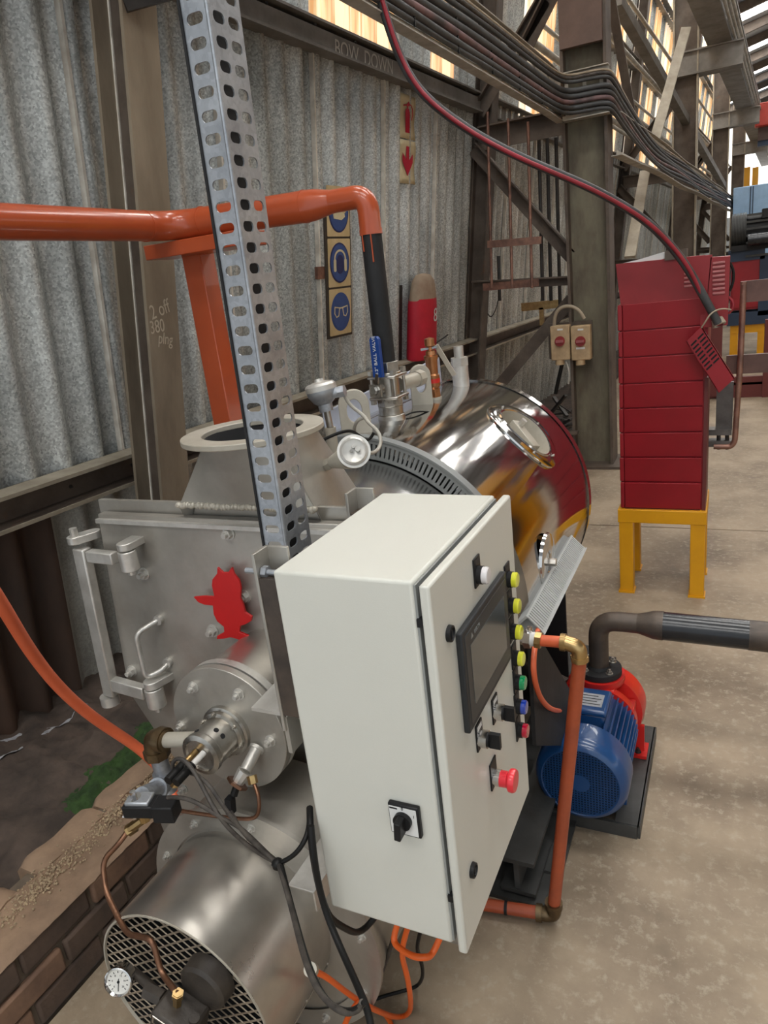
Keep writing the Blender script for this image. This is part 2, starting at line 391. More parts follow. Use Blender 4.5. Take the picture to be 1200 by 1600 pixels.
def thing(name, label, cat, loc, group=None):
    o = bpy.data.objects.new(name, None); C.objects.link(o); o.location = loc; o.empty_display_size = 0.05
    o['label'] = label; o['category'] = cat
    if group: o['group'] = group
    WORLD[o.name] = V(loc)
    return o


def tag(o, label, cat, group=None):
    o['label'] = label; o['category'] = cat
    if group: o['group'] = group
    return o


def struct(name, loc=(0, 0, 0)):
    o = bpy.data.objects.new(name, None); C.objects.link(o); o.location = loc; o['kind'] = 'structure'; o.empty_display_size = 0.05
    WORLD[o.name] = V(loc)
    return o


def place(me, name, M, parent=None):
    """object sharing mesh data at world matrix M"""
    o = bpy.data.objects.new(name, me); C.objects.link(o)
    if parent is not None:
        o.parent = parent; M = Matrix.Translation(-WORLD[parent.name]) @ M
    o.matrix_local = M
    WORLD[o.name] = WORLD[parent.name] if parent is not None else V((0, 0, 0))
    return o


def axes(o, ux, uy, uz):
    ux, uy, uz = V(ux), V(uy), V(uz)
    return Matrix(((ux.x, uy.x, uz.x, o[0]), (ux.y, uy.y, uz.y, o[1]), (ux.z, uy.z, uz.z, o[2]), (0, 0, 0, 1)))


def look(o, d, spin=0.0):
    u, v_, d = frame(d)
    v_ = d.cross(u)
    return axes(o, u, v_, d) @ Matrix.Rotation(spin, 4, 'Z')


_proto = {}


def mesh_of(key, mb, m, angle=35):
    if key not in _proto:
        o = mb.build(key, m, None, angle=angle); _proto[key] = o.data
        bpy.data.objects.remove(o)
    return _proto[key]


def bolt(parent, p, d, s=0.012, m='silver_bright', name='bolt'):
    """washer, hexagon nut and stud end along d"""
    mb = MB(); mb.cyl((0, 0, 0), (0, 0, 0.22), 1.25, n=20); mb.cyl((0, 0, 0.2), (0, 0, 1.0), 0.95, n=6); mb.cyl((0, 0, 1.0), (0, 0, 1.75), 0.5, n=12)
    me = mesh_of('bolt_' + m, mb, m)
    return place(me, name, look(p, d, random.random() * 2) @ Matrix.Scale(s, 4), parent)


def text(body, M, size, m, parent, name='lettering', extrude=0.0004, align='CENTER'):
    c = bpy.data.curves.new(name, 'FONT'); c.body = body; c.size = size; c.extrude = extrude; c.align_x = align; c.align_y = 'CENTER'
    c.materials.append(MATS[m])
    t = bpy.data.objects.new(name, c); C.objects.link(t)
    bpy.context.view_layer.update()
    me = bpy.data.meshes.new_from_object(t.evaluated_get(bpy.context.evaluated_depsgraph_get())); bpy.data.objects.remove(t)
    o = bpy.data.objects.new(name, me); C.objects.link(o); o.parent = parent
    o.matrix_local = Matrix.Translation(-WORLD[parent.name]) @ M
    return o


def rrect(x0, y0, x1, y1, r, k=4):
    out = []
    for cx_, cy_, a in ((x1 - r, y1 - r, 0), (x0 + r, y1 - r, PI / 2), (x0 + r, y0 + r, PI), (x1 - r, y0 + r, 1.5 * PI)):
        out += [(cx_ + r * math.cos(a + PI / 2 * i / k), cy_ + r * math.sin(a + PI / 2 * i / k)) for i in range(k + 1)]
    return out


def circ(cx_, cy_, r, n=32, ry=None):
    return [(cx_ + r * math.cos(2 * PI * i / n), cy_ + (ry or r) * math.sin(2 * PI * i / n)) for i in range(n)]


def cable(name, pts, r, m, label=None, cat=None, group=None, parent=None, n=8, k=6, smooth=True):
    q = smooth_path(pts, k) if smooth else [V(p) for p in pts]
    if smooth:
        for _ in range(k * 2):
            q = [q[0]] + [q[i] * 0.5 + (q[i - 1] + q[i + 1]) * 0.25 for i in range(1, len(q) - 1)] + [q[-1]]
    mb = MB(); mb.tube(q, r, n)
    o = mb.build(name, m, parent, angle=60)
    if label: tag(o, label, cat, group)
    return o


X, Y, Z = V((1, 0, 0)), V((0, 1, 0)), V((0, 0, 1))
# ================================================================== SETTING
# ---- floor: two cast slabs with an open joint between them
fl = struct('floor')
JY = 4.62
for y0, y1 in ((-5.0, JY - 0.006), (JY + 0.006, 34.0)):
    MB().box((-1.53, y0, -0.12), (10.0, y1, 0.0)).build('slab', 'concrete', fl)
MB().box((-1.53, -5, -0.3), (10.0, 34, -0.1)).build('sub_base', 'skid', fl)

# ---- soil behind the brick kerb
def grid(x0, x1, y0, y1, nx, ny, zf):
    vs = [(x0 + (x1 - x0) * i / nx, y0 + (y1 - y0) * j / ny, zf(x0 + (x1 - x0) * i / nx, y0 + (y1 - y0) * j / ny)) for j in range(ny + 1) for i in range(nx + 1)]
    fs = [(j * (nx + 1) + i, j * (nx + 1) + i + 1, (j + 1) * (nx + 1) + i + 1, (j + 1) * (nx + 1) + i) for j in range(ny) for i in range(nx)]
    return vs, fs


from mathutils import noise


def soil_z(x, y):
    h = 0.07 + 0.035 * noise.noise(V((x * 2.5, y * 2.5, 0))) + 0.030 * noise.noise(V((x * 9, y * 9, 3))) + 0.016 * noise.noise(V((x * 28, y * 28, 7))) + 0.006 * noise.noise(V((x * 70, y * 70, 2)))
    h += 0.10 * max(0, (-2.15 - x)) / 0.6 - 0.09 * max(0, 1 - abs(x + 1.9) / 0.16)
    return h


gs = struct('ground')
MB().add(*grid(-3.1, -1.6, -1.0, 7.5, 110, 560, soil_z)).build('soil', 'soil', gs, angle=180)
MB().box((-3.4, 7.4, -0.3), (-1.5, 34, 0.03)).build('earth_strip', 'soil', gs)
mo = MB()
mv, mf = grid(-2.20, -1.79, 1.30, 2.3, 60, 150, lambda x, y: soil_z(x, y) + 0.018 * (noise.noise(V((x * 7, y * 7, 9))) + 0.75) - 0.06 * max(0, abs(x + 1.96) / 0.2 - 0.75) - 0.10 * max(0, 1.50 - y) + 0.012 * noise.noise(V((x * 55, y * 55, 2))))
mo.add(mv, mf)
mob = mo.build('moss', 'moss', None, angle=180, kind='stuff'); tag(mob, 'dark green moss growing on the damp soil behind the brick kerb', 'moss')
lm = MB(); lv, lf = grid(-2.58, -2.47, 0.9, 2.15, 12, 60, lambda x, y: soil_z(x, y) + 0.022 * (noise.noise(V((x * 14, y * 9, 5))) - 0.12) - 0.03 * max(0, y - 1.55))
lm.add(lv, lf); lmo = lm.build('lime_crust', 'lime', None, angle=180, kind='stuff'); tag(lmo, 'pale crust of lime on the soil along the rusty sheet foot', 'lime crust')

# ---- brick kerb: separate bricks with recessed joints, mortar core, broken coping bricks
kb = struct('wall_kerb', (-1.64, 1.0, 0)); kb['kind'] = 'structure'
MB().box((-1.755, -1.0, -0.05), (-1.545, 3.6, 0.235)).build('mortar_core', 'mortar', kb)
bb = MB().box((-0.0525, -0.107, -0.036), (0.0525, 0.107, 0.036))
meshes = [mesh_of('brick_a', bb, 'brick'), mesh_of('brick_b', MB().box((-0.0525, -0.107, -0.036), (0.0525, 0.107, 0.036)), 'brick_dark')]
KD = V((0.045, 1, 0)).normalized()
for r in range(3):
    for k in range(18):
        y = -0.5 + k * 0.226 + (0.113 if r % 2 else 0)
        me = meshes[random.random() < 0.35 + 0.15 * (2 - r)]
        o = place(me, 'brick', Matrix.Translation((-1.585 + random.uniform(-.004, .004) + 0.0 * y, y, 0.04 + r * 0.0835 + random.uniform(-.002, .002))) @ Matrix.Rotation(random.uniform(-.012, .012), 4, 'Z'), kb)
        md = o.modifiers.new('edge', 'BEVEL'); md.width = 0.008; md.segments = 2
for k in range(14):      # row of worn coping bricks along the soil side
    L_ = random.uniform(0.2, 0.27); y = -0.4 + k * 0.27
    mb = MB(); nx, ny = 5, 9
    top = lambda x, y_: 0.262 + 0.010 * noise.noise(V((x * 12, y_ * 12, k)))
    vs = []; 
    for j in range(ny + 1):
        for i in range(nx + 1):
            fx, fy = i / nx, j / ny
            edge = 0.022 * (max(0, 1 - fx * 5) ** 2 + max(0, fy * 6 - 5) ** 2 + max(0, 1 - fy * 6) ** 2)
            x = -1.80 + fx * 0.115 + 0.014 * noise.noise(V((fy * 3, k, 1))); yy = y + fy * L_
            vs.append((x, yy, top(x, yy) - edge))
    fs = [(j * (nx + 1) + i, j * (nx + 1) + i + 1, (j + 1) * (nx + 1) + i + 1, (j + 1) * (nx + 1) + i) for j in range(ny) for i in range(nx)]
    n0 = len(vs)
    ringi = [i for i in range(nx + 1)] + [j * (nx + 1) + nx for j in range(1, ny + 1)] + [ny * (nx + 1) + i for i in range(nx - 1, -1, -1)] + [j * (nx + 1) for j in range(ny - 1, 0, -1)]
    vs += [(vs[i][0], vs[i][1], 0.16) for i in ringi]
    m_ = len(ringi)
    fs += [(ringi[a], n0 + a, n0 + (a + 1) % m_, ringi[(a + 1) % m_]) for a in range(m_)]
    mb.add(vs, fs).build('brick', 'coping', kb, angle=50)
mb = MB().add(*grid(-1.70, -1.528, -0.6, 3.5, 16, 240, lambda x, y: 0.256 + 0.008 * noise.noise(V((x * 11, y * 6, 4))) + 0.004 * noise.noise(V((x * 40, y * 40, 1))) - 0.012 * max(0, (x + 1.555) / 0.03)))
mb.build('mortar_top', 'coping', kb, angle=180)
mb = MB()                 # loose rubble grains in the strip between the bricks
for k in range(2600):
    t = random.random(); y = random.choice((0.25, 0.62, 0.95, 1.25, 1.5)) + random.gauss(0, 0.10); x = -1.655 + random.gauss(0, 0.024)
    s = random.uniform(0.0012, 0.0042)
    if x < -1.73 or x > -1.56: continue
    mb.ball((x, y, 0.259 + s * 0.3), s, 5, 3)
rb = mb.build('rubble', 'rubble', None, kind='stuff', angle=20); tag(rb, 'pale crumbled mortar lying along the top of the brick kerb', 'rubble')

# ---- corrugated wall, sheet by sheet
PITCH = 0.165


def corr_mesh(width, height, amp=0.034, seg=12):
    n = int(round(width / PITCH * seg)); nz = max(2, int(height / 0.35)); vs = []; fs = []
    for j in range(nz + 1):
        for i in range(n + 1):
            u = width * i / n
            vs.append((u, height * j / nz, amp * math.sin(2 * PI * u / PITCH) + 0.003 * noise.noise(V((u * 2, j * 0.9, width)))))
    for j in range(nz):
        for i in range(n): fs.append((j * (n + 1) + i, j * (n + 1) + i + 1, (j + 1) * (n + 1) + i + 1, (j + 1) * (n + 1) + i))
    return MB().add(vs, fs)


wl = struct('wall_left', (-2.6, 2.0, 0))
SW = PITCH * 5
cm = {}
for mname in ('galv', 'galv_old', 'galv_pale', 'rust_sheet'):
    cm['low', mname] = mesh_of('corr_low_' + mname, corr_mesh(SW + 0.05, 1.10), mname, 60)
    cm['mid', mname] = mesh_of('corr_mid_' + mname, corr_mesh(SW + 0.05, 2.10), mname, 60)
for mname in ('galv', 'sheet_light', 'sheet_light_amber'):
    cm['top', mname] = mesh_of('corr_top_' + mname, corr_mesh(PITCH * 3 + 0.02, 3.0), mname, 60)
    cm['half', mname] = mesh_of('corr_half_' + mname, corr_mesh(PITCH * 3 + 0.02, 0.95), mname, 60)
    cm['mid', mname] = cm.get(('mid', mname)) or None
uL = PW(118, 190, 0.035)[0] % SW
lap = mesh_of('lit_lap_edge', MB().box((-0.007, 0, -0.014), (0.007, 2.08, 0.014)), 'lap_pale')  # strips coloured pale for the light catching the sheet laps
for k in range(-3, 33):
    u = k * SW + uL
    place(lap, 'lit_lap_edge', MW @ Matrix.Translation((u, 1.03, 0.032)), wl)
    ul = PW(80, 950, 0.0)[0] + k * SW
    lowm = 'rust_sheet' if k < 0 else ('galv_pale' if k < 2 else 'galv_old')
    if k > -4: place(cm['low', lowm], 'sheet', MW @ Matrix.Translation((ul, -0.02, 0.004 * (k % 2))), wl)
    midm = 'galv' if (k % 3) else 'galv_old'
    place(cm['mid', midm], 'sheet', MW @ Matrix.Translation((u, 1.03, 0.012 + 0.004 * (k % 2))), wl)
uA, uB = PW(517, 60, 0.0)[0], PW(592, 60, 0.0)[0]
uC, uD = PW(660, 120, 0.0)[0], PW(708, 130, 0.0)[0]
u = -1.5; k = 0
while u < 27:
    if u < 3.2: mm = 'galv'
    elif u < 6.4:
        c_ = u + 0.25
        mm = 'sheet_light_amber' if (uA - 0.05 < c_ < uB + 0.05 or uC - 0.05 < c_ < uD + 0.15) else 'galv'
    else: mm = ('galv', 'sheet_light_amber', 'galv', 'sheet_light', 'sheet_light_amber')[k % 5]
    place(cm['top', mm], 'sheet', MW @ Matrix.Translation((u, 3.08, 0.02 + 0.003 * (k % 2))), wl)
    u += PITCH * 3; k += 1

# ---- girts along the wall (channels)
def channel(mb, u0, u1, v0, v1, w0, w1, t=0.012, back=True):
    mb.box((u0, v0, w0), (u1, v0 + t, w1), MW); mb.box((u0, v1 - t, w0), (u1, v1, w1), MW)
    mb.box((u0, v0 + t * 0.5, w0), (u1, v1 - t * 0.5, w0 + t), MW)


rt, rb_ = PW(0, 777, 0.12)[1], PW(0, 835, 0.12)[1]
g1 = struct('trim_1', W(3, rt)); ub = PW(213, 700, 0.1)[0]
mb = MB(); channel(mb, -1.5, 27, rb_, rt, 0.04, 0.13); mb.build('girt', 'beam_brown', g1)
for v_ in (rt, rb_ + 0.012): MB().box((-1.5, v_ - 0.013, 0.128), (27, v_ + 0.002, 0.134), MW).build('flange_lip', 'beam_light', g1)
MB().box((-1.5, rt - 0.001, 0.05), (27, rt + 0.002, 0.129), MW).build('pale_top', 'beam_light', g1)  # top face set in a paler beam colour than the web
for q in range(5):
    bolt(g1, W(1.0 + q * 0.33, (rt + rb_) / 2 - 0.01, 0.052), EW, 0.007, 'iron')
gt, gb = PW(433, 0, 0.12)[1], PW(400, 38, 0.12)[1]
g2 = struct('trim_2', W(4, gt))
mb = MB(); channel(mb, -1.5, 6.3, gb, gt, 0.03, 0.14); mb.box((-1.5, gb + 0.01, 0.10), (6.3, gt - 0.035, 0.112), MW); mb.build('girt', 'beam_grey', g2)
uu, vv = PW(572, 92, 0.115)
text('BOW  DOWN', MW @ Matrix.Translation((uu, vv, 0.114)) @ Matrix.Rotation(0.02, 4, 'Z'), 0.11, 'paint_white', g2, 'chalk_writing')
for q in range(9):
    bolt(g2, W(2.6 + q * 0.42, gt - 0.03, 0.113), EW, 0.006, 'iron')
g3 = struct('trim_3', W(12, 3))
for v0 in (gb, 4.25, 5.35):
    mb = MB(); channel(mb, 6.5 if v0 < 4 else -1.5, 27, v0, v0 + 0.15, 0.03, 0.13); mb.build('girt', 'beam_grey', g3)

# ---- intermediate wall column with chalk writing
u0 = PW(223, 400, 0.33)[0]
ic = struct('column_wall', W(u0, 0))
wb = min((abs(PW(176, 400, q_ * 0.005)[0] - u0), q_ * 0.005) for q_ in range(0, 64))[1]
SH_ = Matrix.Identity(4); SH_[0][1] = 0.05; MC = MW @ Matrix.Translation((-0.05 * PW(223, 400, 0.33)[1], 0, 0)) @ SH_
MB().box((u0, -0.05, 0.315), (u0 + 0.165, 6, 0.33), MC).build('front_flange', 'beam_tan', ic)
MB().box((u0 + 0.077, -0.05, wb + 0.01), (u0 + 0.089, 6, 0.318), MC).build('web', 'beam_brown', ic)
MB().box((u0, -0.05, wb), (u0 + 0.165, 6, wb + 0.015), MC).build('back_flange', 'beam_tan', ic)
MB().box((u0 + 0.071, -0.05, wb + 0.014), (u0 + 0.079, 6, wb + 0.022), MC).build('weld_bead', 'lap_pale', ic)
MB().box((u0 + 0.03, 0.3, 0.03), (u0 + 0.13, 0.4, wb + 0.005), MC).box((u0 + 0.03, 2.9, 0.03), (u0 + 0.13, 3.0, wb + 0.005), MC).build('packer', 'beam_brown', ic)
for body, px, py, s_, tl in (('2 off', 250, 484, 0.075, 0.22), ('380', 246, 511, 0.068, 0.05), ('plng', 259, 530, 0.062, -0.22)):
    a, b = PW(px, py, 0.332)
    text(body, MW @ Matrix.Translation((a, b, 0.3315)) @ Matrix.Rotation(tl, 4, 'Z') @ Matrix.Diagonal((0.75, 1, 1, 1)), s_ * 1.05, 'chalk', ic, 'chalk_writing')
# stub bracket high on that column
p = W(u0 + 0.05, PW(210, 12, 0.33)[1], 0.33)
MB().beam(p, p + V((0.16, 0.28, 0.10)), 0.02, 0.05).build('bracket', 'iron', ic)

# ---- crane columns with their bracing to the wall, one set per bay
BAY = V((0.342, 6.0, 0))
XA, XB, CY = -1.215, -0.885, 6.2
wu = PW(747, 400, 0.1)[0]


def ip(a, b, wd, h, t, m, name, par, up=(0, 0, 1), off=V((0, 0, 0))):
    """rolled angle section from a to b: two thin legs"""
    a, b = V(a) + off, V(b) + off; d = (b - a).normalized(); up = V(up); sd = d.cross(up).normalized(); up = sd.cross(d).normalized()
    mb = MB(); mb.beam(a, b, t, h, up); mb.beam(a + up * (h / 2 - t / 2) + sd * (wd / 2), b + up * (h / 2 - t / 2) + sd * (wd / 2), wd, t, up)
    return mb.build(name, m, par)


for k in range(4):
    off = BAY * k
    cf = struct('column_crane', V((-1.05, CY, 0)) + off)
    cf['kind'] = 'structure'
    def ob(mb, name, m): 
        mb.v = [p + off for p in mb.v]; return mb.build(name, m, cf)
    ob(MB().box((XA, CY - 0.13, 0), (XA + 0.022, CY + 0.13, 5.6)).box((XB - 0.022, CY - 0.13, 0), (XB, CY + 0.13, 5.6)), 'flange', 'beam_brown' if k == 0 else 'beam_light')
    ob(MB().box((XA + 0.02, CY - 0.03, 0), (XB - 0.02, CY - 0.008, 5.6)), 'web', 'beam_green' if k == 0 else 'beam_brown')
    ob(MB().box((XA - 0.09, CY - 0.22, 0), (XB + 0.09, CY + 0.22, 0.022)), 'base_plate', 'beam_brown')
    ob(MB().box((XA - 0.06, CY - 0.2, 0.30), (XA + 0.05, CY - 0.12, 0.32)), 'gusset', 'beam_brown')
    Y2 = CY + 0.05
    if k == 0:
        ob(MB().box((XA + 0.01, CY - 0.17, P(915, 78, y=CY).z), (XB - 0.02, CY - 0.12, 5.4)), 'cover_plate', 'brown_box')
    # wall post of the bay
    mb = MB(); mb.box((wu - 0.06, -0.1, 0.03), (wu + 0.09, 6, 0.05), MW); mb.box((wu + 0.005, -0.1, 0.05), (wu + 0.02, 6, 0.17), MW); mb.box((wu - 0.06, -0.1, 0.17), (wu + 0.09, 6, 0.185), MW)
    ob(mb, 'wall_post', 'beam_brown')
    q = lambda px, py: P(px, py, y=Y2) + off
    s1a, s1b = q(752, 218), q(888, 190)
    ip(s1a, s1b, 0.09, 0.17, 0.012, 'beam_brown', 'strut', cf)
    ip(q(740, 232), q(893, 401), 0.08, 0.11, 0.012, 'beam_brown', 'brace', cf)
    ip(q(740, 446), q(898, 438), 0.07, 0.075, 0.012, 'beam_brown', 'strut', cf)
    ip(q(893, 467), q(772, 612), 0.08, 0.10, 0.012, 'beam_brown', 'brace', cf)
    ip(q(748, 178), q(852, 0), 0.07, 0.10, 0.012, 'beam_brown', 'brace', cf)
    ip(q(800, 120), q(880, -40), 0.07, 0.10, 0.012, 'beam_brown', 'brace', cf)
    # crane corbel
    z0 = 3.95
    ob(MB().box((XA, CY - 0.11, z0), (XB + 0.55, CY - 0.09, z0 + 0.28)).box((XA, CY - 0.16, z0 + 0.27), (XB + 0.55, CY + 0.16, z0 + 0.29)).box((XA, CY - 0.16, z0 - 0.01), (XB + 0.55, CY + 0.16, z0 + 0.01)), 'corbel', 'beam_grey')

# long light flat-bar braces further down the shop
lb = struct('trim_4', (-0.75, 10.5, 0))
a, b = P(1072, 44, y=9.6), P(1022, 222, y=8.6)
MB().beam(a, b, 0.10, 0.03, (0, 1, 0)).build('flat_brace', 'beam_light', lb)
a, b = P(1008, 268, y=8.6), P(984, 402, y=7.6)
MB().beam(a, b, 0.10, 0.03, (0, 1, 0)).build('flat_brace', 'beam_light', lb)
a, b = P(955, 0, y=7.2), P(990, 196, y=7.4)
MB().beam(a, b, 0.07, 0.05, (0, 1, 0)).build('brace', 'beam_brown', lb)
a, b = P(963, 0, y=8), P(1130, 290, y=17)
MB().beam(a, b, 0.10, 0.10).build('brace', 'beam_grey', lb)

# conduits running along the wall
for i, (w_, v_, r) in enumerate(((0.30, 3.55, 0.03), (0.30, 3.72, 0.02), (0.22, 3.40, 0.035), (0.5, 3.95, 0.025), (0.35, 4.6, 0.025), (0.55, 3.15, 0.02))):
    cable('conduit', [W(6.8, v_, w_), W(26, v_, w_)], r, 'tray', ['upper', 'lower'][0] and f'{["thick grey", "thin grey", "thickest grey", "middling grey", "highest grey", "lowest grey"][i]} conduit running along the far wall above the cable tray', 'conduit', 'conduits along the wall', smooth=False)

# ---- crane runway beam and its service pipes
cb = struct('beam_crane', (-0.6, 8, 4.2))
bx = lambda y: -0.62 + 0.057 * (y - 6.2)
y0, y1 = -2, 33
mb = MB()
for (wd, z0, z1) in ((0.30, 4.24, 4.27), (0.016, 4.26, 4.86), (0.30, 4.85, 4.88)):
    mb.add([(bx(y) + s * wd / 2, y, z) for y in (y0, y1) for s in (-1, 1) for z in (z0, z1)], [(0, 1, 3, 2), (4, 6, 7, 5), (0, 4, 5, 1), (2, 3, 7, 6), (0, 2, 6, 4), (1, 5, 7, 3)])
mb.build('beam_section', 'beam_grey', cb)
mb = MB()
for k in range(12):
    y = 0.5 + k * 2.7
    mb.box((bx(y) + 0.01, y - 0.008, 4.27), (bx(y) + 0.14, y + 0.008, 4.85)); 
mb.build('stiffeners', 'beam_grey', cb, kind='stuff')
for j, dx in enumerate((0.175, 0.205, 0.235)):
    cable('service_pipe', [(bx(y0) + dx, y0, 4.30 + 0.045 * j), (bx(y1) + dx, y1, 4.30 + 0.045 * j)], 0.02, 'tray', f'{["inner", "middle", "outer"][j]} of three thin service pipes beside the crane runway beam', 'pipe', 'service pipes beside the runway beam', smooth=False)

# ---- roof with rooflight strips
rf = struct('ceiling', (0, 10, 6.4))
rz = lambda x: 6.3 + 0.23 * (x + 0.47) if x < 4.6 else 6.3 + 0.23 * 5.07 - 0.23 * (x - 4.6)
def roof_strip(y0, y1, dz, th, xs=(-2.6, -0.5, 4.6, 10.2)):
    vs = []; fs = []
    for y in (y0, y1):
        for x in xs: vs += [(x, y, rz(x) + dz), (x, y, rz(x) + dz + th)]
    for i in range(3):
        a = i * 2; b = 8 + i * 2
        fs += [(a, a + 2, b + 2, b), (a + 1, b + 1, b + 3, a + 3), (a, a + 1, a + 3, a + 2), (b, b + 2, b + 3, b + 1)]
    return MB().add(vs, fs)
y = -4.6
while y < 33:
    roof_strip(y, y + 0.8, 0.0, 0.01, (-2.1, -0.5, 1.0, 2.3)).build('rooflight', 'rooflight', rf)
    roof_strip(y, y + 0.8, 0.0, 0.01, (2.3, 4.6, 8.0, 10.2)).build('roof_sheet', 'roof_sheet', rf)
    roof_strip(y, y + 0.8, 0.0, 0.01, (-2.6, -2.4, -2.2, -2.1)).build('roof_sheet', 'roof_sheet', rf)
    roof_strip(y + 0.8, y + 3.5, 0.0, 0.01).build('roof_sheet', 'roof_sheet', rf)
    for yy in (y + 1.2, y + 2.7):
        roof_strip(yy, yy + 0.10, -0.20, 0.19).build('rafter', 'beam_brown', rf)
    y += 3.5
# ---- opposite wall, glowing panes added for the shell's reflections; far end wall with windows
wr = struct('wall_right', (10, 12, 0))
MB().box((10.0, -5, 0), (10.15, 34, 2.2)).build('wall_panel', 'shop_wall', wr)
MB().box((10.0, -5, 3.6), (10.15, 34, 7)).build('wall_panel', 'shop_wall', wr)
for k in range(13):
    MB().box((10.02, -5 + k * 3, 2.2), (10.06, -2.1 + k * 3, 3.6)).build('pane', 'wall_light', wr)
    MB().box((9.98, -2.1 + k * 3, 2.2), (10.15, -2.0 + k * 3, 3.6)).build('mullion', 'beam_brown', wr)
we = struct('wall_back', (4, 34, 0))
MB().box((-3, 34, 0), (10, 34.2, 2.6)).build('wall_panel', 'shop_wall', we)
for k in range(8):
    MB().box((-3 + k * 1.6, 34.02, 2.6), (-1.5 + k * 1.6, 34.06, 7.6)).build('pane', 'wall_light', we)
    MB().box((-1.5 + k * 1.6, 33.95, 2.6), (-1.4 + k * 1.6, 34.15, 7.6)).build('mullion', 'beam_grey', we)
# ================================================================== BOILER
BX, BZ, BR = -0.95, 0.835, 0.478
YP = 1.20          # front plate plane
bo = thing('boiler', 'silver horizontal fire-tube boiler with polished stainless shell and hinged front door', 'boiler', (BX, 1.9, 0))


def arc_shell(y0, y1, r, n=96):
    return [(y0, r), (y1, r)]


# shell
mb = MB(); mb.lathe((BX, 0, BZ), Y, [(1.70, 0.30), (1.70, BR), (2.63, BR), (2.65, BR - 0.004), (2.66, BR - 0.02), (2.69, 0.30), (2.70, 0.0)], 128)
sh = mb.build('shell', 'stainless', bo, label='polished stainless steel shell')
# cut the hand hole opening out of the shell
_a = math.radians(45.5); _n = V((math.cos(_a), 0, math.sin(_a))); _c = V((BX, 2.30, BZ))
cut = MB().cyl(_c + _n * 0.36, _c + _n * 0.60, 0.099, n=64).build('cutter', 'stainless', bo)
md = sh.modifiers.new('opening', 'BOOLEAN'); md.operation = 'DIFFERENCE'; md.object = cut; md.solver = 'EXACT'
bpy.context.view_layer.update()
me_ = bpy.data.meshes.new_from_object(sh.evaluated_get(bpy.context.evaluated_depsgraph_get())); sh.modifiers.clear(); sh.data = me_
bpy.data.objects.remove(cut)
me_.polygons.foreach_set('use_smooth', [True] * len(me_.polygons)); me_.set_sharp_from_angle(angle=math.radians(30))
mb = MB(); mb.lathe((BX, 0, BZ), Y, [(2.615, BR + 0.0015), (2.655, BR + 0.0015), (2.655, BR - 0.01)], 128); mb.build('end_band', 'stainless', sh)
mb = MB(); mb.lathe((BX, 0, BZ), Y, [(1.30, 0.30), (1.30, BR - 0.060), (1.70, BR - 0.060)], 128); mb.build('front_drum', 'stainless_dull', bo)
# shell lap seam and a wire lying over the top
mb = MB(); th0 = math.radians(70)
for th, wd in ((math.radians(97), 0.01),):
    mb.beam((BX + (BR + .001) * math.cos(th), 1.74, BZ + (BR + .001) * math.sin(th)), (BX + (BR + .001) * math.cos(th), 2.64, BZ + (BR + .001) * math.sin(th)), 0.02, 0.002)
mb.build('seam', 'stainless_dull', sh)

# smokebox plates
X0, X1 = -1.436, -0.464
def plate(poly, y, th): # polygon in (x,z), front face at y, thickness backwards
    return MB().prism([(p[0], p[1]) for p in poly], (0, y + th, 0), X, Z, th)
plate([(X0, 1.266), (X1, 1.266), (X1, 1.0), (-0.50, 0.70), (-0.62, 0.42), (-1.28, 0.42), (-1.40, 0.70), (X0 - 0.03, 0.80)], YP + 0.03, 0.012).build('front_plate', 'silver', bo, bevel=0.002)
mb = MB(); mb.lathe((BX, 0, BZ), Y, [(YP + 0.04, 0.0), (YP + 0.04, BR - 0.05), (1.31, BR - 0.05)], 96); mb.build('smokebox', 'silver', bo)
door = plate([(X0 + 0.022, 1.238), (-0.72, 1.238), (-0.60, 1.17), (X1 + 0.03, 1.05), (X1 + 0.02, 0.75), (-0.53, 0.60), (-0.62, 0.44), (-1.30, 0.44), (-1.40, 0.60), (-1.455, 0.70), (-1.462, 0.76)], YP, 0.024).build('door_plate', 'silver', bo, bevel=0.002, label='silver painted front door plate')
MB().prism([(X0 + 0.022, 1.218), (-0.735, 1.218), (-0.61, 1.152), (-0.61, 1.160), (-0.733, 1.228), (X0 + 0.022, 1.228)], (0, YP, 0), X, Z, 0.012).build('rim', 'silver_bright', door)
for px, py in ((358, 833), (226, 896), (333, 985), (207, 1048)):
    bolt(bo, P(px, py, y=YP), -Y, 0.013)
bolt(bo, P(383, 932, y=YP), -Y, 0.013)
# hinges
hy = YP - 0.035
def hp(px, py, y=hy): return P(px, py, y=y)
a, b = hp(127, 856), hp(175, 1085)
hb = MB().beam(a, b, 0.028, 0.038, (1, 0, 0)).build('hinge_arm', 'silver_bright', bo, bevel=0.004)
def lug(c0, c1, r, h, nm='hinge_lug'):
    """stadium shaped lug seen from above between two xz points"""
    c0, c1 = V(c0), V(c1); d = (c1 - c0); ln = math.hypot(d.x, d.y); e = V((d.x, d.y, 0)).normalized(); pr = V((-e.y, e.x, 0))
    poly = [(r * math.cos(PI / 2 + PI * i / 8), r * math.sin(PI / 2 + PI * i / 8)) for i in range(9)] + [(ln + r * math.cos(-PI / 2 + PI * i / 8), r * math.sin(-PI / 2 + PI * i / 8)) for i in range(9)]
    return MB().prism(poly, c0 - Z * h / 2, e, pr, h).build(nm, 'silver_bright', bo, bevel=0.002)
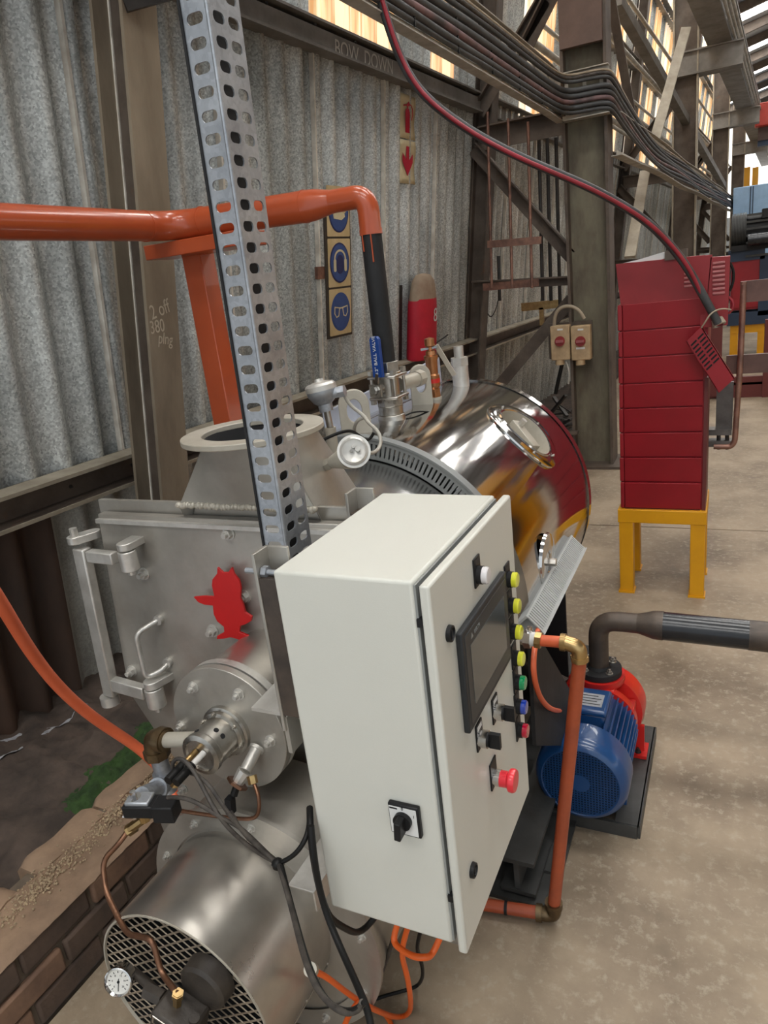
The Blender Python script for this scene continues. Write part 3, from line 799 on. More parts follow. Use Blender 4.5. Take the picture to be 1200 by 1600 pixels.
# upper
p0 = hp(118, 843); lug(p0, hp(146, 838, YP + 0.005), 0.020, 0.020)
MB().cyl(p0 + Z * 0.010, p0 + Z * 0.03, 0.010, n=10).build('hinge_pin', 'silver_bright', bo)
MB().beam(hp(140, 868), hp(180, 872), 0.025, 0.030).build('hinge_arm', 'silver_bright', bo, bevel=0.003)
p1 = hp(196, 853, YP - 0.045); lug(p1, hp(216, 843, YP), 0.020, 0.018)
MB().cyl(p1 - Z * 0.012, p1 - Z * 0.062, 0.022, n=20).build('hinge_barrel', 'silver_bright', bo, bevel=0.002)
MB().cyl(p1 - Z * 0.062, p1 - Z * 0.074, 0.009, n=10).build('hinge_pin', 'silver_bright', bo)
# lower
MB().beam(hp(178, 1068), hp(228, 1082), 0.025, 0.036).build('hinge_arm', 'silver_bright', bo, bevel=0.003)
p2 = hp(238, 1068, YP - 0.045); lug(p2, hp(262, 1056, YP), 0.022, 0.020)
MB().cyl(p2 - Z * 0.012, p2 - Z * 0.066, 0.024, n=20).build('hinge_barrel', 'silver_bright', bo, bevel=0.002)
MB().cyl(p2 - Z * 0.066, p2 - Z * 0.082, 0.009, n=10).build('hinge_pin', 'silver_bright', bo)
MB().cyl(hp(172, 1092) + Z * 0.012, hp(172, 1092) - Z * 0.014, 0.025, n=20).build('hinge_lug', 'silver_bright', bo)
# door handle
h0, h1 = P(250, 967, y=YP), P(264, 1034, y=YP)
o_ = V((-0.045, -0.055, -0.005))
MB().tube(fillet([h0, h0 + V((-.005, -0.055, -.006)) + V((-.03, 0, -.012)), h1 + V((-.035, -0.055, -.022)), h1 + V((-.005, -0.02, -.012)), h1], 0.02), 0.0068, 10).build('handle', 'silver_bright', bo, angle=60)
for h in (h0, h1): MB().cyl(h, h - Y * 0.010, 0.013, n=14).build('handle_foot', 'silver_bright', bo)
# red cut-out emblem plate
em = [(806, 488), (850, 484), (893, 487), (882, 440), (884, 415), (904, 390), (905, 364), (928, 386), (950, 386), (965, 364), (974, 392), (996, 420), (1003, 450), (1000, 490), (1012, 520), (1020, 552), (1049, 570), (1046, 588), (1020, 603), (1000, 608), (996, 634), (1034, 650), (1024, 676), (984, 662), (960, 656), (930, 662), (902, 664), (905, 650), (934, 634), (932, 612), (905, 590), (890, 560), (886, 524), (850, 520), (826, 510)]
eq = [P(x_ * .375, 750 + y_ * .375, y=YP - 0.03) for x_, y_ in em]
MB().prism([(p.x, p.z) for p in eq], (0, YP - 0.024, 0), X, Z, 0.006).build('emblem_plate', 'red_emblem', bo, bevel=0.0008, label='red cut-out figure plate')
MB().cyl(P(356, 940, y=YP), P(356, 940, y=YP) - Y * 0.026, 0.012, n=12).build('emblem_spacer', 'silver', bo)

# flue hopper: square base to round neck, flange on top
FX, FY, FZ, FR = -0.95, 1.268, 1.43, 0.158
nb = 48; base = []; neck = []
bx0, bx1, by0, by1 = -1.15, -0.775, 1.205, 1.43
for i in range(nb):
    a = 2 * PI * i / nb; c_, s_ = math.cos(a), math.sin(a); k_ = 1 / max(abs(c_), abs(s_))
    base.append(((bx0 + bx1) / 2 + c_ * k_ * (bx1 - bx0) / 2, (by0 + by1) / 2 + s_ * k_ * (by1 - by0) / 2, 1.205 if s_ * k_ > -0.9 else 1.262)); neck.append((FX + 0.01 + 0.124 * c_, FY + 0.012 + 0.118 * s_, FZ - 0.011))
MB().add(base + neck, [(i, (i + 1) % nb, nb + (i + 1) % nb, nb + i) for i in range(nb)]).build('flue_hopper', 'hopper', bo, angle=22)
MB().prism(circ(0, 0, FR, 64), (FX, FY, FZ - 0.013), X, Y, 0.013, hole=circ(0, 0, 0.112, 64)).build('flue_flange', 'cream_steel', bo, bevel=0.002)
mb = MB(); mb.lathe((FX, FY + 0.005, 0), Z, [(FZ - 0.010, 0.1115), (FZ - 0.06, 0.088), (FZ - 0.10, 0.075), (FZ - 0.10, 0.0)], 48); mb.build('flue_lining', 'soot_shade', bo)
mb = MB()
for i in range(60):
    t = i / 59; mb.ball((bx0 + (bx1 - bx0) * t + random.uniform(-.003, .003), by0 - 0.004, 1.268 + random.uniform(-.002, .002)), 0.0075, 6, 4)
mb.build('weld', 'cream_steel', bo, kind='stuff', angle=60)

# lifting lugs (plates with an oval eye, standing across the shell)
def lift(cx_, cy_, cz_, w_, h, th=0.018):
    k = 40; outer = []; inner = []
    for i in range(k):
        a = 2 * PI * i / k; c_, s_ = math.cos(a), math.sin(a)
        outer.append((w_ / 2 * c_, h - w_ / 2 + w_ / 2 * s_) if s_ >= 0 else (w_ / 2 * max(-1, min(1, c_ * 1.5)), (h - w_ / 2) * (1 + max(-1, s_ * 1.5))))
        inner.append((w_ * 0.25 * c_, h * 0.56 + h * 0.24 * s_))
    ux = V((0.85, 0.52, 0)).normalized()
    MB().prism(outer, V((cx_, cy_, cz_)), ux, Z, th, hole=inner).build('lifting_lug', 'cream_steel', bo, bevel=0.002)
lift(-0.945, 1.735, 1.30, 0.085, 0.135)
lift(-0.915, 2.15, 1.305, 0.068, 0.135)
# flat white support strap behind the valves
MB().beam((-1.08, 1.80, 1.30), (-1.08, 2.75, 1.33), 0.012, 0.12).build('back_strap', 'flat_bar', bo)
# threaded nipple at the far end
p = V((-0.90, 2.50, BZ + BR - 0.015))
MB().cyl(p, p + Z * 0.085, 0.030, n=20).build('nipple', 'silver_bright', bo)
MB().cyl(p + Z * 0.085, p + Z * 0.115, 0.033, n=6).build('hex_nut', 'silver_bright', bo)
MB().cyl(p + Z * 0.115, p + Z * 0.155, 0.018, n=16).build('plug', 'silver_bright', bo)

# hand hole on the shell: stainless collar, recess, oval cover and bridge bar
ha = math.radians(45.5); hn = V((math.cos(ha), 0, math.sin(ha))); ht = V((-math.sin(ha), 0, math.cos(ha)))
hc = V((BX, 2.30, BZ)) + hn * (BR - 0.012)
hh = MB(); 
def onshell(a_, y_, dr): return V((BX + (BR + dr) * math.cos(a_), y_, BZ + (BR + dr) * math.sin(a_)))
vs = []; fs = []; n = 64
for (ra, rr, dr) in ((0.150, 0.150, 0.0005), (0.148, 0.148, 0.006), (0.144, 0.144, 0.008), (0.110, 0.110, 0.008), (0.106, 0.106, 0.012), (0.101, 0.101, 0.010)):
    vs += [onshell(ha + ra * math.cos(2 * PI * i / n) / BR, 2.30 + rr * 0.98 * math.sin(2 * PI * i / n), dr) for i in range(n)]
for k in range(5): fs += [(k * n + i, k * n + (i + 1) % n, (k + 1) * n + (i + 1) % n, (k + 1) * n + i) for i in range(n)]
hcol = MB().add(vs, fs).build('handhole_collar', 'stainless', bo, angle=40)
vs = [onshell(ha + 0.101 * math.cos(2 * PI * i / n) / BR, 2.30 + 0.099 * math.sin(2 * PI * i / n), 0.010) for i in range(n)]
vs += [onshell(ha + 0.094 * math.cos(2 * PI * i / n) / BR, 2.30 + 0.092 * math.sin(2 * PI * i / n), -0.055) for i in range(n)]
MB().add(vs, [(i, (i + 1) % n, n + (i + 1) % n, n + i) for i in range(n)]).build('handhole_wall', 'cream_steel', bo, angle=40)
vs = [onshell(ha + 0.0945 * math.cos(2 * PI * i / n) / BR, 2.30 + 0.0935 * math.sin(2 * PI * i / n), -0.040) for i in range(n)] + [onshell(ha, 2.30, -0.036)]
MB().add(vs, [(i, (i + 1) % n, n) for i in range(n)]).build('handhole_cover', 'cream_steel', bo, angle=40)
c_ = onshell(ha, 2.30, -0.010)
MB().beam(c_ - ht * 0.06 - Y * 0.03, c_ + ht * 0.05 + Y * 0.02, 0.045, 0.022, hn).build('bridge_bar', 'cream_steel', bo, bevel=0.002)
MB().cyl(c_ + ht * 0.03 + Y * 0.01 , c_ + ht * 0.03 + Y * 0.01 + hn * 0.035, 0.011, n=6).build('bridge_nut', 'silver_bright', bo)
for i in range(5):
    a_ = 2 * PI * (i + 0.3) / 5
    bolt(bo, onshell(ha + 0.124 * math.cos(a_) / BR, 2.30 + 0.122 * math.sin(a_), 0.008), hn, 0.0035)
# lower small inspection boss on the side
p = onshell(math.radians(4), 1.93, 0.0)
MB().lathe(p - X * 0.005, X, [(0, 0.088), (0.009, 0.085), (0.011, 0.072), (0.010, 0.035), (0.006, 0.032), (0.006, 0)], 32).build('inspection_boss', 'stainless', bo)
MB().cyl(p, p + X * 0.026, 0.012, n=6).build('boss_nut', 'steel', bo)

# black saddle supports and skid
for yy in (1.62, 2.45):
    MB().prism([(-1.36, 0.0), (-0.54, 0.0), (-0.54, 0.56), (-0.58, 0.51), (-0.75, 0.40), (-0.95, 0.35), (-1.15, 0.40), (-1.32, 0.51), (-1.36, 0.56)], (0, yy + 0.012, 0), X, Z, 0.012).build('saddle', 'black_matt', bo)
    MB().box((-0.56, yy, 0.012), (-0.40, yy + 0.30, 0.022)).build('foot_plate', 'skid', bo)
p0, p1, p2, p3 = V((-0.455, 1.62, 0.80)), V((-0.40, 1.62, 0.42)), V((-0.40, 1.9, 0.42)), V((-0.455, 1.9, 0.80))
for xx in (-0.550, -1.38):
    mb = MB(); mb.box((xx, 1.515, 0.022), (xx + 0.10, 2.75, 0.034)); mb.box((xx, 1.515, 0.126), (xx + 0.10, 2.75, 0.14)); mb.box((xx + 0.04, 1.52, 0.03), (xx + 0.054, 2.75, 0.13)); 
    mb.build('skid_beam', 'skid', bo)
MB().box((-0.68, 1.50, 0.0), (-0.425, 2.9, 0.012)).build('floor_plate', 'skid', bo)
# pipe under the shell leading to the pump
MB().tube(fillet([(-0.75, 2.3, 0.42), (-0.75, 2.3, 0.30), (-0.50, 2.22, 0.26)], 0.06), 0.036, 14).build('suction_pipe', 'iron', bo, angle=60)

# ---- slotted grey wiring ducts on the shell
du = thing('wiring_duct', 'grey slotted plastic wiring duct curved around the boiler shell', 'wiring duct', (BX, 1.67, BZ + BR), 'slotted wiring ducts on the boiler')
a0, a1 = math.radians(28), math.radians(98)
def arc_prof(prof, m, nm, n=72):
    vs = []; fs = []; k = len(prof)
    for i in range(n + 1):
        a = a0 + (a1 - a0) * i / n
        vs += [(BX + r * math.cos(a), y, BZ + r * math.sin(a)) for y, r in prof]
    for i in range(n):
        fs += [(i * k + j, i * k + (j + 1) % k, (i + 1) * k + (j + 1) % k, (i + 1) * k + j) for j in range(k)]
    fs += [tuple(range(k)), tuple(range(n * k, n * k + k))]
    return MB().add(vs, fs).build(nm, m, du, angle=35)
R0 = BR - 0.060
arc_prof([(1.674, BR - 0.003), (1.705, BR - 0.003), (1.705, BR + 0.003), (1.674, BR + 0.003)], 'duct_pvc', 'cover')
arc_prof([(1.677, BR - 0.014), (1.684, BR - 0.014), (1.684, BR - 0.002), (1.677, BR - 0.002)], 'duct_pvc', 'upper_lip')
arc_prof([(1.677, R0), (1.684, R0), (1.684, R0 + 0.012), (1.677, R0 + 0.012)], 'duct_pvc', 'lower_lip')
arc_prof([(1.677, R0), (1.70, R0), (1.70, R0 + 0.003), (1.677, R0 + 0.003)], 'black_matt', 'duct_floor')
fin = mesh_of('duct_fin', MB().box((-0.0042, -0.003, -0.022), (0.0042, 0.003, 0.022)), 'duct_pvc')
nf = 40
for i in range(nf):
    a = a0 + (a1 - a0) * (i + 0.5) / nf; r = BR - 0.0305
    M_ = axes((BX + r * math.cos(a), 1.6805, BZ + r * math.sin(a)), (-math.sin(a), 0, math.cos(a)), (0, 1, 0), (math.cos(a), 0, math.sin(a)))
    place(fin, 'fin', M_, du)
d2 = thing('wiring_duct', 'grey slotted plastic wiring duct running straight along the boiler side', 'wiring duct', (-0.44, 1.9, 0.79), 'slotted wiring ducts on the boiler')
e1 = V((-0.462, 1.63, 0.842)); e2 = V((-0.418, 1.63, 0.797)); Ld = 0.60
es = (e2 - e1).normalized(); en = es.cross(Y).normalized()
if en.z < 0: en = -en
wd = (e2 - e1).length
def dbox(s0, s1, n0, n1, y0, y1):
    return MB().add([e1 + es * s + en * n_ + Y * (y_ ) for y_ in (y0, y1) for s in (s0, s1) for n_ in (n0, n1)], [(0, 1, 3, 2), (4, 6, 7, 5), (0, 4, 5, 1), (2, 3, 7, 6), (0, 2, 6, 4), (1, 5, 7, 3)])
dbox(0, 0.006, -0.04, 0, 0, Ld).build('lip', 'duct_pvc_lit', d2); dbox(wd - 0.006, wd, -0.04, 0, 0, Ld).build('lip', 'duct_pvc_lit', d2)
dbox(0, wd, -0.044, -0.040, 0, Ld).build('duct_floor', 'duct_pvc_lit', d2); dbox(wd, wd + 0.004, -0.05, 0.002, -0.004, Ld + 0.004).build('cover', 'duct_pvc_lit', d2)
fin2 = mesh_of('duct_fin_b', MB().box((0.004, -0.0035, -0.003), (wd - 0.004, 0.0035, 0.0)), 'duct_pvc_lit')
for i in range(48):
    place(fin2, 'fin', axes(e1 + Y * (0.006 + i * 0.0125), es, Y, en), d2)

# ---- ball valve, risers, fittings on top of the boiler
VX, VY = -0.92, 1.92
bv = thing('ball_valve', 'stainless three-piece ball valve with upright blue lever on the boiler', 'valve', (VX, VY, 1.30))
cyls = [('stub', 1.295, 1.325, 0.044, 0.040, 28), ('stub', 1.325, 1.352, 0.037, 0.037, 28), ('lower_end', 1.352, 1.378, 0.040, 0.040, 8), ('body', 1.378, 1.440, 0.034, 0.034, 28), ('upper_end', 1.440, 1.452, 0.042, 0.042, 28), ('hex_end', 1.452, 1.482, 0.040, 0.040, 6)]
for nm, z0, z1, r0, r1, n in cyls: MB().cyl((VX, VY, z0), (VX, VY, z1), r0, r1, n).build(nm, 'steel', bv, bevel=0.0015)
for sx in (-1, 1):
    for sy in (-1, 1):
        q = V((VX + sx * 0.036, VY + sy * 0.036, 0))
        MB().cyl(q + Z * 1.366, q + Z * 1.458, 0.005, n=10).cyl(q + Z * 1.362, q + Z * 1.374, 0.010, n=6).cyl(q + Z * 1.448, q + Z * 1.460, 0.010, n=6).build('stud', 'steel', bv)
for zz in (1.378, 1.440): MB().box((VX - 0.046, VY - 0.046, zz - 0.004), (VX + 0.046, VY + 0.046, zz + 0.006)).build('body_flange', 'steel', bv, bevel=0.004)
vd = V((-0.25, -0.97, 0)).normalized()        # stem points at the viewer side
st = V((VX, VY, 1.408))
MB().cyl(st, st + vd * 0.062, 0.014, n=16).cyl(st + vd * 0.05, st + vd * 0.072, 0.011, n=6).build('stem', 'steel', bv)
s2 = st + vd * 0.058; side = vd.cross(Z).normalized()
MB().box((-0.022, -0.004, -0.02), (0.022, 0.004, 0.016), axes(s2, side, vd, Z)).build('lever_plate', 'chrome', bv)
bl0, bl1 = P(577, 570, y=VY - 0.07), P(567, 527, y=VY - 0.07)
bl0 = P(590, 590, y=VY - 0.065); bl1 = P(583, 526, y=VY - 0.065)
ax = (bl1 - bl0); ln = ax.length; ax.normalize(); sx = vd.cross(ax).normalized()
MB().prism([(-0.017, 0), (0.017, 0), (0.0165, ln - 0.008), (0.009, ln), (-0.009, ln), (-0.0165, ln - 0.008)], bl0, sx, ax, 0.012).build('lever_grip', 'blue_handle', bv, bevel=0.001, label='blue plastic lever sleeve')
MB().beam(s2, bl0 + ax * 0.01, 0.012, 0.004, vd).build('lever', 'chrome', bv)
nrm = sx.cross(ax)
if nrm.dot(vd) < 0: nrm = -nrm
xx_ = ax; yy_ = nrm.cross(xx_)
text('2" BALL VALVE', axes(bl0 + ax * ln * 0.58 + nrm * 0.0006, xx_, yy_, nrm), 0.0155, 'white_print', bv)
text('S', axes(bl0 + ax * ln * 0.10 + nrm * 0.0006, xx_, yy_, nrm), 0.012, 'white_print', bv)

rp_ = thing('steam_pipe', 'black steel riser joining the thick orange overhead pipe', 'pipe', (VX, VY, 1.48))
PZ = 1.935
MB().cyl((VX, VY, 1.472), (VX, VY, 1.835), 0.0295, n=28).build('riser', 'black_matt', rp_, label='black steel riser')
MB().cyl((VX, VY, 1.833), (VX, VY, 1.848), 0.0325, n=28).build('weld_ring', 'orange_paint', rp_)
MB().tube(fillet([(VX, VY, 1.845), (VX, VY, PZ), (VX - 0.115, VY, PZ)], 0.085, 10), 0.031, 24).build('elbow', 'orange_paint', rp_, angle=60)
mb = MB(); mb.lathe((VX - 0.11, VY, PZ), -X, [(0, 0.031), (0.012, 0.033), (0.05, 0.041), (0.085, 0.044), (0.10, 0.044)], 28); mb.build('reducer', 'orange_paint', rp_, angle=60)
PX = -1.612
MB().tube(fillet([(VX - 0.20, VY, PZ), (PX, VY, PZ + 0.012), (PX, 0.2, PZ + 0.018)], 0.13, 12), 0.0435, 28).build('overhead_run', 'orange_paint', rp_, angle=60)
for (q, d) in (((PX + 0.125, VY, PZ + .01), X), ((PX, VY - 0.125, PZ + .012), Y), ((VX - 0.20, VY, PZ), X)):
    q = V(q); MB().cyl(q - d * 0.003, q + d * 0.003, 0.0450, n=28).build('weld_ring', 'orange_paint', rp_)
for s in ((0.012, 1.835, 1.76), (-0.014, 1.835, 1.79)):
    MB().beam((VX + s[0], VY - 0.0285, s[1]), (VX + s[0], VY - 0.0285, s[2]), 0.003, 0.003, (0, 1, 0)).build('paint_run', 'orange_paint', rp_)
ps = thing('pipe_support', 'orange painted steel post carrying the overhead pipe behind the flue', 'pipe support', (-1.587, 1.99, 0))
q = -1.587
MB().box((q - 0.040, 1.955, 0.0), (q + 0.035, 2.03, PZ - 0.075)).build('post', 'orange_paint', ps, bevel=0.003)
MB().box((q - 0.115, VY - 0.05, PZ - 0.078), (q + 0.26, VY + 0.09, PZ - 0.034)).build('cradle', 'orange_paint', ps, bevel=0.003)
MB().box((q - 0.08, 1.91, 0), (q + 0.08, 2.07, 0.010)).build('foot_plate', 'orange_paint', ps)

# safety valve
sv = thing('safety_valve', 'bronze safety valve with steel test lever beside the lifting lug', 'valve', (-0.905, 2.24, 1.30))
q = V((-0.905, 2.24, 0)); z0 = 1.305
MB().cyl(q + Z * z0, q + Z * (z0 + 0.012), 0.024, n=20).build('base_ring', 'cream_steel', sv)
MB().cyl(q + Z * (z0 + 0.01), q + Z * (z0 + 0.04), 0.022, n=6).build('hex_base', 'bronze', sv, bevel=0.001)
mb = MB(); mb.lathe(q, Z, [(z0 + 0.04, 0.017), (z0 + 0.05, 0.023), (z0 + 0.085, 0.023), (z0 + 0.09, 0.019), (z0 + 0.135, 0.021), (z0 + 0.14, 0.024), (z0 + 0.15, 0.024), (z0 + 0.152, 0.017), (z0 + 0.165, 0.016), (z0 + 0.168, 0.010), (z0 + 0.178, 0.010), (z0 + 0.182, 0.017), (z0 + 0.205, 0.017), (z0 + 0.21, 0)], 28); mb.build('body', 'bronze', sv)
MB().cyl(q + Z * (z0 + 0.060), q + Z * (z0 + 0.074), 0.0236, n=28).build('red_band', 'red_pump', sv)
MB().beam(q + V((-0.03, -0.01, z0 + 0.172)), q + V((0.02, 0.01, z0 + 0.176)), 0.02, 0.006).build('fork', 'zinc', sv)
MB().beam(q + V((0.018, 0.01, z0 + 0.182)), q + V((0.062, 0.04, z0 + 0.075)), 0.016, 0.006, (0, 1, 0)).build('lever', 'cream_steel', sv)
# cream elbow fitting between valve and lug
fe = thing('pipe_plug', 'cream pipe stub standing out behind the ball valve', 'pipe fitting', (-0.90, 2.02, 1.36))
MB().cyl((-0.91, 1.97, 1.405), (-0.885, 2.09, 1.405), 0.022, n=20).build('stub', 'cream_steel', fe); MB().cyl((-0.89, 2.06, 1.405), (-0.885, 2.09, 1.405), 0.026, n=8).build('cap', 'cream_steel', fe)

# thermocouple heads
tc = thing('temperature_sensor', 'domed silver sensor head standing upright behind the flue flange', 'sensor', P(512, 690, y=1.52))
b0, b1, b2, b3 = P(520, 702, y=1.5), P(516, 668, y=1.5), P(510, 640, y=1.5), P(500, 602, y=1.5)
MB().cyl(V((b1.x, 1.5, 1.20)), b1, 0.014, n=16).build('nozzle', 'cream_steel', tc); MB().cyl(b1, b2, 0.0085, n=12).build('stem', 'steel', tc)
dd = (b3 - b2).normalized(); mb = MB(); mb.lathe(b2, dd, [(-0.004, 0.0), (-0.004, 0.017), (0.014, 0.018), (0.02, 0.026), (0.034, 0.034), (0.040, 0.037), (0.048, 0.037)], 24); mb.build('housing', 'zinc', tc)
mb = MB(); mb.lathe(b2 + dd * 0.048, dd, [(0, 0.0385), (0.012, 0.0385), (0.018, 0.033), (0.022, 0.012), (0.028, 0.010), (0.029, 0)], 24); mb.build('cap', 'silver_bright', tc)
e0 = b2 + dd * 0.036; e1_ = e0 + V((0.052, 0.01, 0.006)); MB().cyl(e0, e1_, 0.013, n=14).cyl(e1_ - (e1_ - e0) * 0.2, e1_ + (e1_ - e0) * 0.1, 0.015, n=6).build('gland', 'zinc', tc)
t2 = thing('temperature_sensor', 'cream sensor head pointing out of the flue hopper side', 'sensor', P(500, 730, y=1.30))
c0, c1, c2 = P(485, 738, y=1.33), P(520, 722, y=1.30), P(545, 714, y=1.28); fd = V((0.45, -0.80, 0.35)).normalized()
MB().cyl(c0, c1, 0.011, n=14).cyl(c0, c0 + (c1 - c0) * 0.25, 0.016, n=14).cyl(c0 + (c1 - c0) * 0.72, c0 + (c1 - c0) * 0.95, 0.014, n=6).build('stem', 'cream_steel', t2)
MB().cyl(c1, c2, 0.014, 0.026, n=18).build('neck', 'cream_steel', t2)
c3 = P(553, 706, y=1.27)
mb = MB(); mb.lathe(c3, fd, [(-0.028, 0.0), (-0.026, 0.022), (-0.012, 0.033), (0.0, 0.035), (0.010, 0.035), (0.010, 0.030), (0.016, 0.029), (0.019, 0.025), (0.017, 0.022), (0.017, 0)], 28); mb.build('housing', 'silver_bright', t2)
u_, v_, _ = frame(fd); q = c3 + fd * 0.018
MB().cyl(q - u_ * 0.008, q - u_ * 0.008 + fd * 0.014, 0.005, n=8).cyl(q + v_ * 0.007, q + v_ * 0.007 + fd * 0.011, 0.004, n=6).cyl(q + u_ * 0.006, q + u_ * 0.004 + fd * 0.010, 0.0035, n=6).build('terminal', 'steel', t2)
cable('sensor_lead', [e1_, P(545, 632, y=1.52), P(570, 650, y=1.52), P(574, 660, y=1.5), P(590, 672, y=1.5), P(596, 690, y=1.48), P(590, 704, y=1.45), P(578, 709, y=1.36), P(568, 704, y=1.29)], 0.0045, 'cable_white', 'cream lead looping from the upright sensor head to the other head', 'cable', 'sensor leads')
cable('sensor_lead', [P(500, 690, y=1.42), P(520, 680, y=1.44), P(545, 672, y=1.47), P(558, 678, y=1.55), P(575, 690, y=1.62), P(584, 676, y=1.63)], 0.004, 'rubber', 'black lead crossing the lifting lug into the curved wiring duct', 'cable', 'sensor leads')
cable('sensor_lead', [P(572, 652, y=1.52), P(560, 655, y=1.52), P(553, 668, y=1.53), P(556, 680, y=1.55), P(566, 688, y=1.6)], 0.0045, 'cable_white', 'short pale lead curling down onto the curved wiring duct', 'cable', 'sensor leads')
cable('capillary_wire', [P(628, 652, y=1.93), P(650, 642, y=2.0), P(680, 645, y=2.08), P(688, 652, y=2.1)], 0.0025, 'rubber', 'thin dark wire lying over the shell beside the ball valve', 'wire')
# ================================================================== BURNER on the door
bu = thing('burner', 'round silver oil burner with bolted face plate and electrode head on the boiler door', 'burner', (BX, 1.0, BZ))
YD = 1.0
mb = MB(); mb.lathe((BX, 0, BZ), Y, [(YD + 0.035, 0.0), (YD + 0.035, 0.135), (YP, 0.135)], 64); mb.build('throat', 'duct_metal', bu)
mb = MB(); mb.lathe((BX, 0, BZ), Y, [(YD + 0.022, 0.147), (YD + 0.040, 0.147), (YD + 0.040, 0.130)], 64); mb.lathe((BX, 0, BZ), Y, [(YD + 0.026, 0.1), (YD + 0.022, 0.147)], 64); mb.build('back_flange', 'silver_bright', bu, angle=25)
MB().cyl((BX, YD + 0.018, BZ), (BX, YD, BZ), 0.147, n=72).build('face_plate', 'silver', bu, bevel=0.0015)
for px, py in ((303, 1073), (374, 1084), (284, 1134), (423, 1157)): bolt(bu, P(px, py, y=YD), -Y, 0.0105)
bolt(bu, P(287, 1232, y=YD), -Y, 0.0105)
# burner head
hd = MB(); hd.lathe((BX, 0, BZ), Y, [(YD, 0.058), (YD - 0.010, 0.058), (YD - 0.012, 0.052), (YD - 0.022, 0.052), (YD - 0.024, 0.044), (YD - 0.075, 0.043), (YD - 0.080, 0.046), (YD - 0.092, 0.046), (YD - 0.095, 0.036), (YD - 0.090, 0.034), (YD - 0.086, 0.0)], 48)
hd.build('head', 'steel', bu, angle=30)
for a in (35, 100, 150, 215, 280, 340):
    a = math.radians(a); bolt(bu, V((BX + 0.050 * math.cos(a), YD - 0.023, BZ + 0.050 * math.sin(a))), -Y, 0.0045, 'steel')
for yy, aa in ((YD - 0.055, 62), (YD - 0.055, 38), (YD - 0.070, 115)):
    a = math.radians(aa); q = V((BX + 0.0425 * math.cos(a), yy, BZ + 0.0425 * math.sin(a))); nn = V((math.cos(a), 0, math.sin(a)))
    MB().cyl(q, q + nn * 0.0018, 0.0055, n=12).build('vent_hole', 'soot_shade', bu)
for dx, m_ in ((-0.010, 'brass'), (0.010, 'porcelain')):
    q = V((BX + dx - 0.004, YD - 0.088, BZ + 0.004)); d = V((-0.03, -1, -0.10)).normalized()
    MB().cyl(q, q + d * 0.038, 0.0065, n=12).build('electrode', m_, bu); MB().cyl(q + d * 0.036, q + d * 0.085, 0.0095, n=12).build('boot', 'rubber', bu)
# stub, elbow, socket and tee (gas train)
gt_ = thing('fuel_train', 'silver pipe tee with brass elbow and black solenoid valve beside the burner head', 'valve assembly', (-1.09, 0.93, 0.70))
yb = YD - 0.05
s0 = V((BX - 0.035, yb, BZ + 0.002)); el = P(240, 1155, y=yb)
MB().cyl(s0, V((el.x + 0.03, yb, el.z + 0.004)), 0.0165, n=20).build('pipe_stub', 'cream_steel', gt_)
MB().tube(fillet([V((el.x + 0.040, yb, el.z + 0.004)), V((el.x, yb, el.z + 0.004)), V((el.x, yb, el.z - 0.045))], 0.03), 0.024, 18).build('elbow', 'brass_dark', gt_, angle=60)
MB().cyl(V((el.x + 0.018, yb, el.z + 0.004)), V((el.x + 0.036, yb, el.z + 0.004)), 0.028, n=18).cyl(V((el.x, yb, el.z - 0.024)), V((el.x, yb, el.z - 0.044)), 0.029, n=8).build('elbow_collar', 'brass_dark', gt_)
v0 = V((el.x, yb, el.z - 0.042)); v1 = V((el.x + 0.004, yb, el.z - 0.090))
MB().cyl(v0, v1, 0.0185, n=20).build('nipple', 'zinc', gt_)
MB().cyl(v1 + Z * 0.004, v1 - Z * 0.006, 0.024, n=20).cyl(v1, v1 - Z * 0.045, 0.022, n=20).build('tee', 'zinc', gt_, angle=60)
t0 = v1 - Z * 0.03; t1 = P(222, 1243, y=0.86)
MB().tube([t0, t0 * 0.5 + t1 * 0.5, t1], 0.0185, 18).build('tee_branch', 'zinc', gt_, angle=60)
tq = t0 * 0.72 + t1 * 0.28; tr = (t1 - t0).normalized(); MB().cyl(tq, tq + tr * 0.012, 0.0235, n=20).build('tee_rim', 'zinc', gt_)
sb = P(228, 1258, y=0.84)
Msb = axes(sb, V((0.93, 0.30, -0.02)).normalized(), V((-0.30, 0.93, 0.0)).normalized(), Z)
MB().box((-0.042, -0.022, -0.016), (0.030, 0.020, 0.012), Msb).build('solenoid', 'black', gt_, bevel=0.003)
MB().box((0.026, -0.030, -0.020), (0.072, 0.010, 0.018), Msb).build('solenoid_plug', 'black', gt_, bevel=0.003)
MB().cyl(Msb @ V((-0.022, 0, 0.012)), Msb @ V((-0.022, 0, 0.020)), 0.015, n=18).cyl(Msb @ V((-0.022, 0, 0.02)), Msb @ V((-0.022, 0, 0.034)), 0.0065, n=6).build('cap', 'chrome', gt_)
MB().box((-0.036, -0.018, 0.010), (0.016, 0.018, 0.020), Msb).build('valve_body', 'zinc', gt_, bevel=0.003)
be = P(212, 1290, y=0.835)
MB().cyl(Msb @ V((-0.01, 0, -0.014)), Msb @ V((-0.01, 0, -0.038)), 0.012, n=8).build('brass_nut', 'brass', gt_)
b1_ = Msb @ V((-0.01, 0, -0.034)); MB().cyl(b1_, be + V((-0.012, -0.01, -0.006)), 0.0095, n=8).cyl(be, be + V((-0.014, -0.012, -0.008)), 0.0125, n=6).build('brass_elbow', 'brass', gt_)
MB().cyl(Msb @ V((-0.05, -0.01, -0.02)), Msb @ V((-0.02, -0.01, -0.022)), 0.004, n=8).build('screw', 'chrome', gt_)
MB().cyl(P(270, 1228, y=0.90), P(295, 1192, y=0.92), 0.0065, n=10).build('copper_link', 'copper', gt_)
